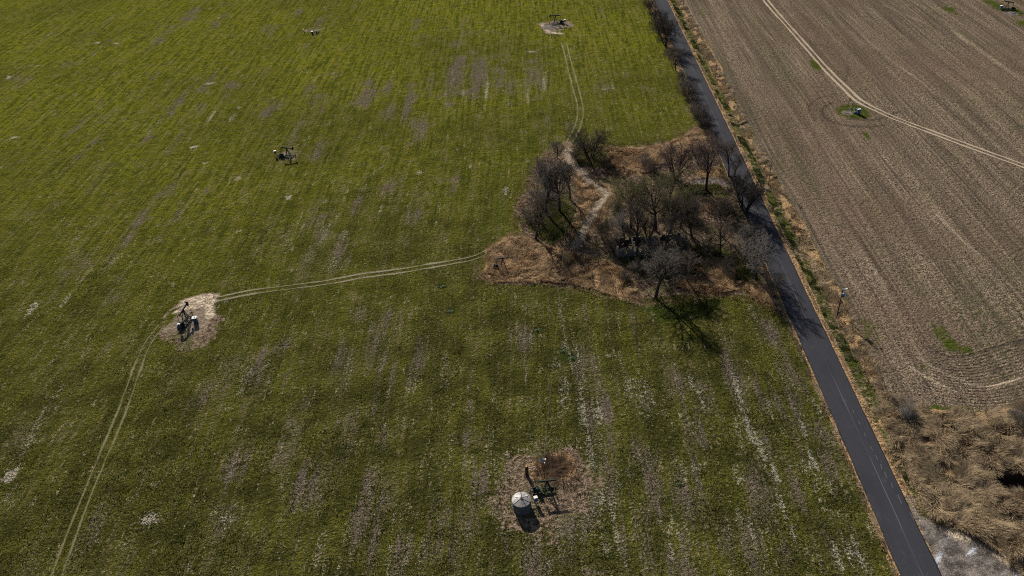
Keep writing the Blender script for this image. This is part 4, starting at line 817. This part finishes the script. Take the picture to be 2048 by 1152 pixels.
# wellhead alone in the far field
o = empty('wellhead', P(621,67), 0, 'isolated wellhead with slim white capped post in the far left of the green field', 'wellhead')
p0 = P(621,67); a = P(609,67)-p0; b_ = P(625,68)-p0; c_ = P(633,66)-p0
MB().tube((a.x,a.y,a.z-.1),(a.x,a.y,a.z+1.5),.13,n=10).build('post', m_black, o); MB().tube((a.x,a.y,a.z+1.5),(a.x,a.y,a.z+1.8),.17,n=10).build('post_cap', m_white, o)
t = MB(); t.box((b_.x,b_.y,.55),(.7,.7,1.1)); t.build('valve_box', m_black, o); MB().box((b_.x,b_.y,1.14),(.75,.75,.08)).build('valve_lid', m_white, o)
t = MB(); t.tube((b_.x,b_.y,.5),(c_.x,c_.y,.5),.14,n=8); t.tube((c_.x,c_.y,0),(c_.x,c_.y,1.1),.3,n=10); t.tube((c_.x+.9,c_.y,0),(c_.x+.9,c_.y,.8),.2,n=10); t.build('pipework', m_bluegrey, o)
# ------------------------------------------------------------------ utility poles and wires
def pole(x, y, top, label, mat, arm=True, trans=False, lamp=False, r=.13, rz=0.2, solar=False):
    b = P(x, y); h = height_for(x, y, top); o = empty('utility_pole', b, rz, label, 'utility pole', 'utility poles')
    MB().tube((0,0,-.3),(0,0,h),r,r*.72,n=12).build('pole_shaft', mat, o, True)
    if arm:
        MB().box((0,r+.04,h-.35),(1.5,.09,.11)).build('crossarm', m_gpole, o)
        for k in (-.65,.65): MB().tube((k,r+.04,h-.29),(k,r+.04,h-.10),.06,.035,n=8).build('insulator', m_white, o)
    MB().tube((0,0,h),(0,0,h+.16),.06,.04,n=8).build('insulator', m_white, o)
    if trans:
        MB().tube((.42,0,h-1.95),(.42,0,h-1.15),.27,n=16).build('transformer', m_tr, o, True); MB().tube((.42,0,h-1.15),(.42,0,h-1.02),.09,.05,n=8).build('bushing', m_white, o); MB().box((.2,0,h-1.5),(.3,.08,.5)).build('bracket', m_steel, o)
        MB().box((.24,-.0,1.35),(.3,.28,.5)).build('meter_box', m_bluegrey, o)
    if lamp:
        MB().bar((.1,0,h-.2),(.7,0,h-.02),.05).build('lamp_arm', m_steel, o); MB().box((.82,0,h-.02),(.42,.26,.12)).build('lamp_head', m_white, o)
    if solar:
        MB().box((-.35,0,h-.15),(.6,.45,.05),Matrix.Rotation(.5,3,'X')).build('panel', m_white, o); MB().box((-.35,-.015,h-.115),(.42,.3,.03),Matrix.Rotation(.5,3,'X')).build('panel_face', m_bluegrey, o); MB().tube((.3,0,h-.2),(.3,0,h+.1),.14,n=10).build('canister', m_white, o); MB().tube((.12,0,h-1.2),(.12,0,h-.85),.13,n=10).build('canister', m_steel, o)
    return o, b+Vector((0,0,h))
m_tr = simple('bright_blue_paint', (.06,.25,.50), (.05,.18,.36), .45, 5)
_, w1 = pole(1674,632,579,'dark wooden pole with blue transformer beside the asphalt road',m_pole,False,True,True,rz=.15)
_, w2 = pole(1537,368,312,'grey utility pole with crossarm on the tawny verge opposite the grove',m_gpole,True,r=.11,rz=.9)
_, w3 = pole(1431,154,111,'thin grey pole among the far verge, third up the road',m_gpole,True,r=.10,rz=.9)
_, w4 = pole(1367,13,-22,'farthest pole with its top cut by the upper edge of the photo',m_gpole,True,r=.10,rz=.9)
_, w5 = pole(1089,951,919,'short slim pole with white canisters and panel behind the headless pumpjack',m_gpole,False,r=.07,rz=.0,solar=True)
_, w6 = pole(1133,492,448,'slim bare pole hidden among the trees by the dirt path',m_gpole,False,r=.09)
def wire(a, b, label, r=.022, sag=.9, off=0.0):
    d = (b-a); sd_ = Vector((-d.y, d.x, 0)).normalized()*off; mb = MB(); n = 24; prev = None
    for i in range(n+1):
        t = i/n; q = a.lerp(b, t)+sd_-Vector((0,0,4*sag*t*(1-t)))
        if prev is not None: mb.tube(prev, q, r, n=5, cap=False)
        prev = q
    o = mb.build('power_line', m_wire); tag(o, label, 'wire', 'overhead wires'); return o
for a, b_, nm in ((w1,w2,'between the transformer pole and the grey pole opposite the grove'),(w2,w3,'between the grey pole opposite the grove and the third pole'),(w3,w4,'between the third pole and the farthest pole')):
    wire(a,b_,'left overhead wire '+nm,off=.6 if a is not w1 else .2); wire(a,b_,'right overhead wire '+nm,off=-.6 if a is not w1 else -.2)
wire(w5,w6,'thin wire running from the slim pole near the tank to the grove',r=.016,sag=1.2)
e_ = w4+(w4-w3)*1.0; wire(w4,e_,'overhead wire beyond the farthest pole',off=.0)
# ------------------------------------------------------------------ ruin in the grove
def ruin():
    m_wall = simple('crumbling_plaster', (.075,.07,.066), (.17,.16,.15), .9, 1.2, bump=.3); m_brick = simple('exposed_masonry', (.06,.052,.048), (.15,.125,.11), .9, 2.0, bump=.5)
    x0, y0 = at(1236,516); o = empty('ruined_house', (x0,y0,float(zg(x0,y0))), math.radians(3), 'roofless crumbling ruin with a pale upright corner among the trees of the grove', 'ruin')
    rr = random.Random(5)
    def wall(a, b, h0, h1, holes=(), mat=m_wall, th=.3, step=.35):
        a = Vector((*a,0)); b = Vector((*b,0)); d = b-a; L = d.length; u_ = d.normalized(); ang = math.atan2(d.y, d.x); mb = MB(); n = max(2,int(L/step)); hcur = h0
        R = Matrix.Translation(a) @ Matrix.Rotation(ang,4,'Z')
        tops = [(h0+(h1-h0)*k/n)+rr.uniform(-.28,.28)+(rr.uniform(-.7,0) if rr.random() < .25 else 0) for k in range(n+1)]
        for k in range(n):
            xa, xb = L*k/n, L*(k+1)/n; ha, hb = max(.2,tops[k]), max(.2,tops[k+1]); gap = [hl for hl in holes if hl[0] <= (xa+xb)/2 <= hl[1]]
            if gap:
                _, _, z0, z1 = gap[0]
                if z0 > .05: mb.prism([(xa,-.2),(xb,-.2),(xb,z0),(xa,z0)],-th/2,th/2,R)
                if min(ha,hb) > z1+.1: mb.prism([(xa,z1),(xb,z1),(xb,hb),(xa,ha)],-th/2,th/2,R)
            else: mb.prism([(xa,-.2),(xb,-.2),(xb,hb),(xa,ha)],-th/2,th/2,R)
        mb.build('wall', mat, o)
    wall((0,.16),(0,6.0),2.9,1.4,((2,3,.9,2.1),)); wall((0,0),(4.4,0),2.9,1.9,((1.4,2.3,.9,2.2),)); wall((4.4,0),(9.5,.2),1.4,.9,((2,3,.3,3),)); wall((9.5,.2),(17,.4),.5,.8,((3,4.2,.5,3),(6.5,7.6,.3,3)))
    wall((0,6.15),(8,6.3),1.8,1.2,((3,4,.9,2),),m_brick); wall((8,6.3),(17,6.5),.8,.9,((2,3,.8,3),(6,7.2,.8,3)),m_brick); wall((17,.55),(17,6.35),.7,1.2,((2,3,.8,3),)); wall((4.55,.2),(4.55,6.0),2.4,1.9,((2.5,3.4,0,2),),m_brick); wall((11.5,.5),(11.5,6.1),.9,1.1,((2.5,3.4,0,2),),m_brick)
    rb = MB()
    for _ in range(260):
        s_ = rr.uniform(.12,.45); q = Matrix.Rotation(rr.random()*3,3,'X') @ Matrix.Rotation(rr.random()*6,3,'Z'); rb.box((rr.uniform(.3,18.6),rr.choice((rr.uniform(.3,5.9),rr.uniform(-1.2,1))),s_*.3),(s_,s_*rr.uniform(.6,1.5),s_*.6),q)
    rb.build('rubble', m_wall, o)['kind'] = 'stuff'
    for _ in range(14):
        bm_ = MB()
        a = Vector((rr.uniform(.5,18),rr.uniform(.4,5.8),rr.uniform(.2,1.5))); t = rr.random()*6.28; l = rr.uniform(1.2,3.2); bm_.bar(a,a+Vector((math.cos(t)*l,math.sin(t)*l,rr.uniform(-.2,.9))),.13)
        bm_.build('fallen_beam', m_gpole, o)
    bm2 = MB(); bm2.box((-.03,-.03,1.45),(.26,.26,2.9)); bm2.build('corner_post', m_gpole, o)
ruin()
# rusty gate frame in the verge above the reeds
o = empty('gate', P(1786,838), math.radians(-8), 'rusty low metal gate frame in the dry verge above the reed bed', 'gate'); b = MB()
for zz in (.15,.55,.95,1.2): b.bar((-.85,0,zz),(.85,0,zz),.06)
b.build('gate_bars', m_rust, o)
for k in (-.9,.9): MB().tube((k,0,-.2),(k,0,1.35),.07,n=8).build('gate_post', m_rust, o)
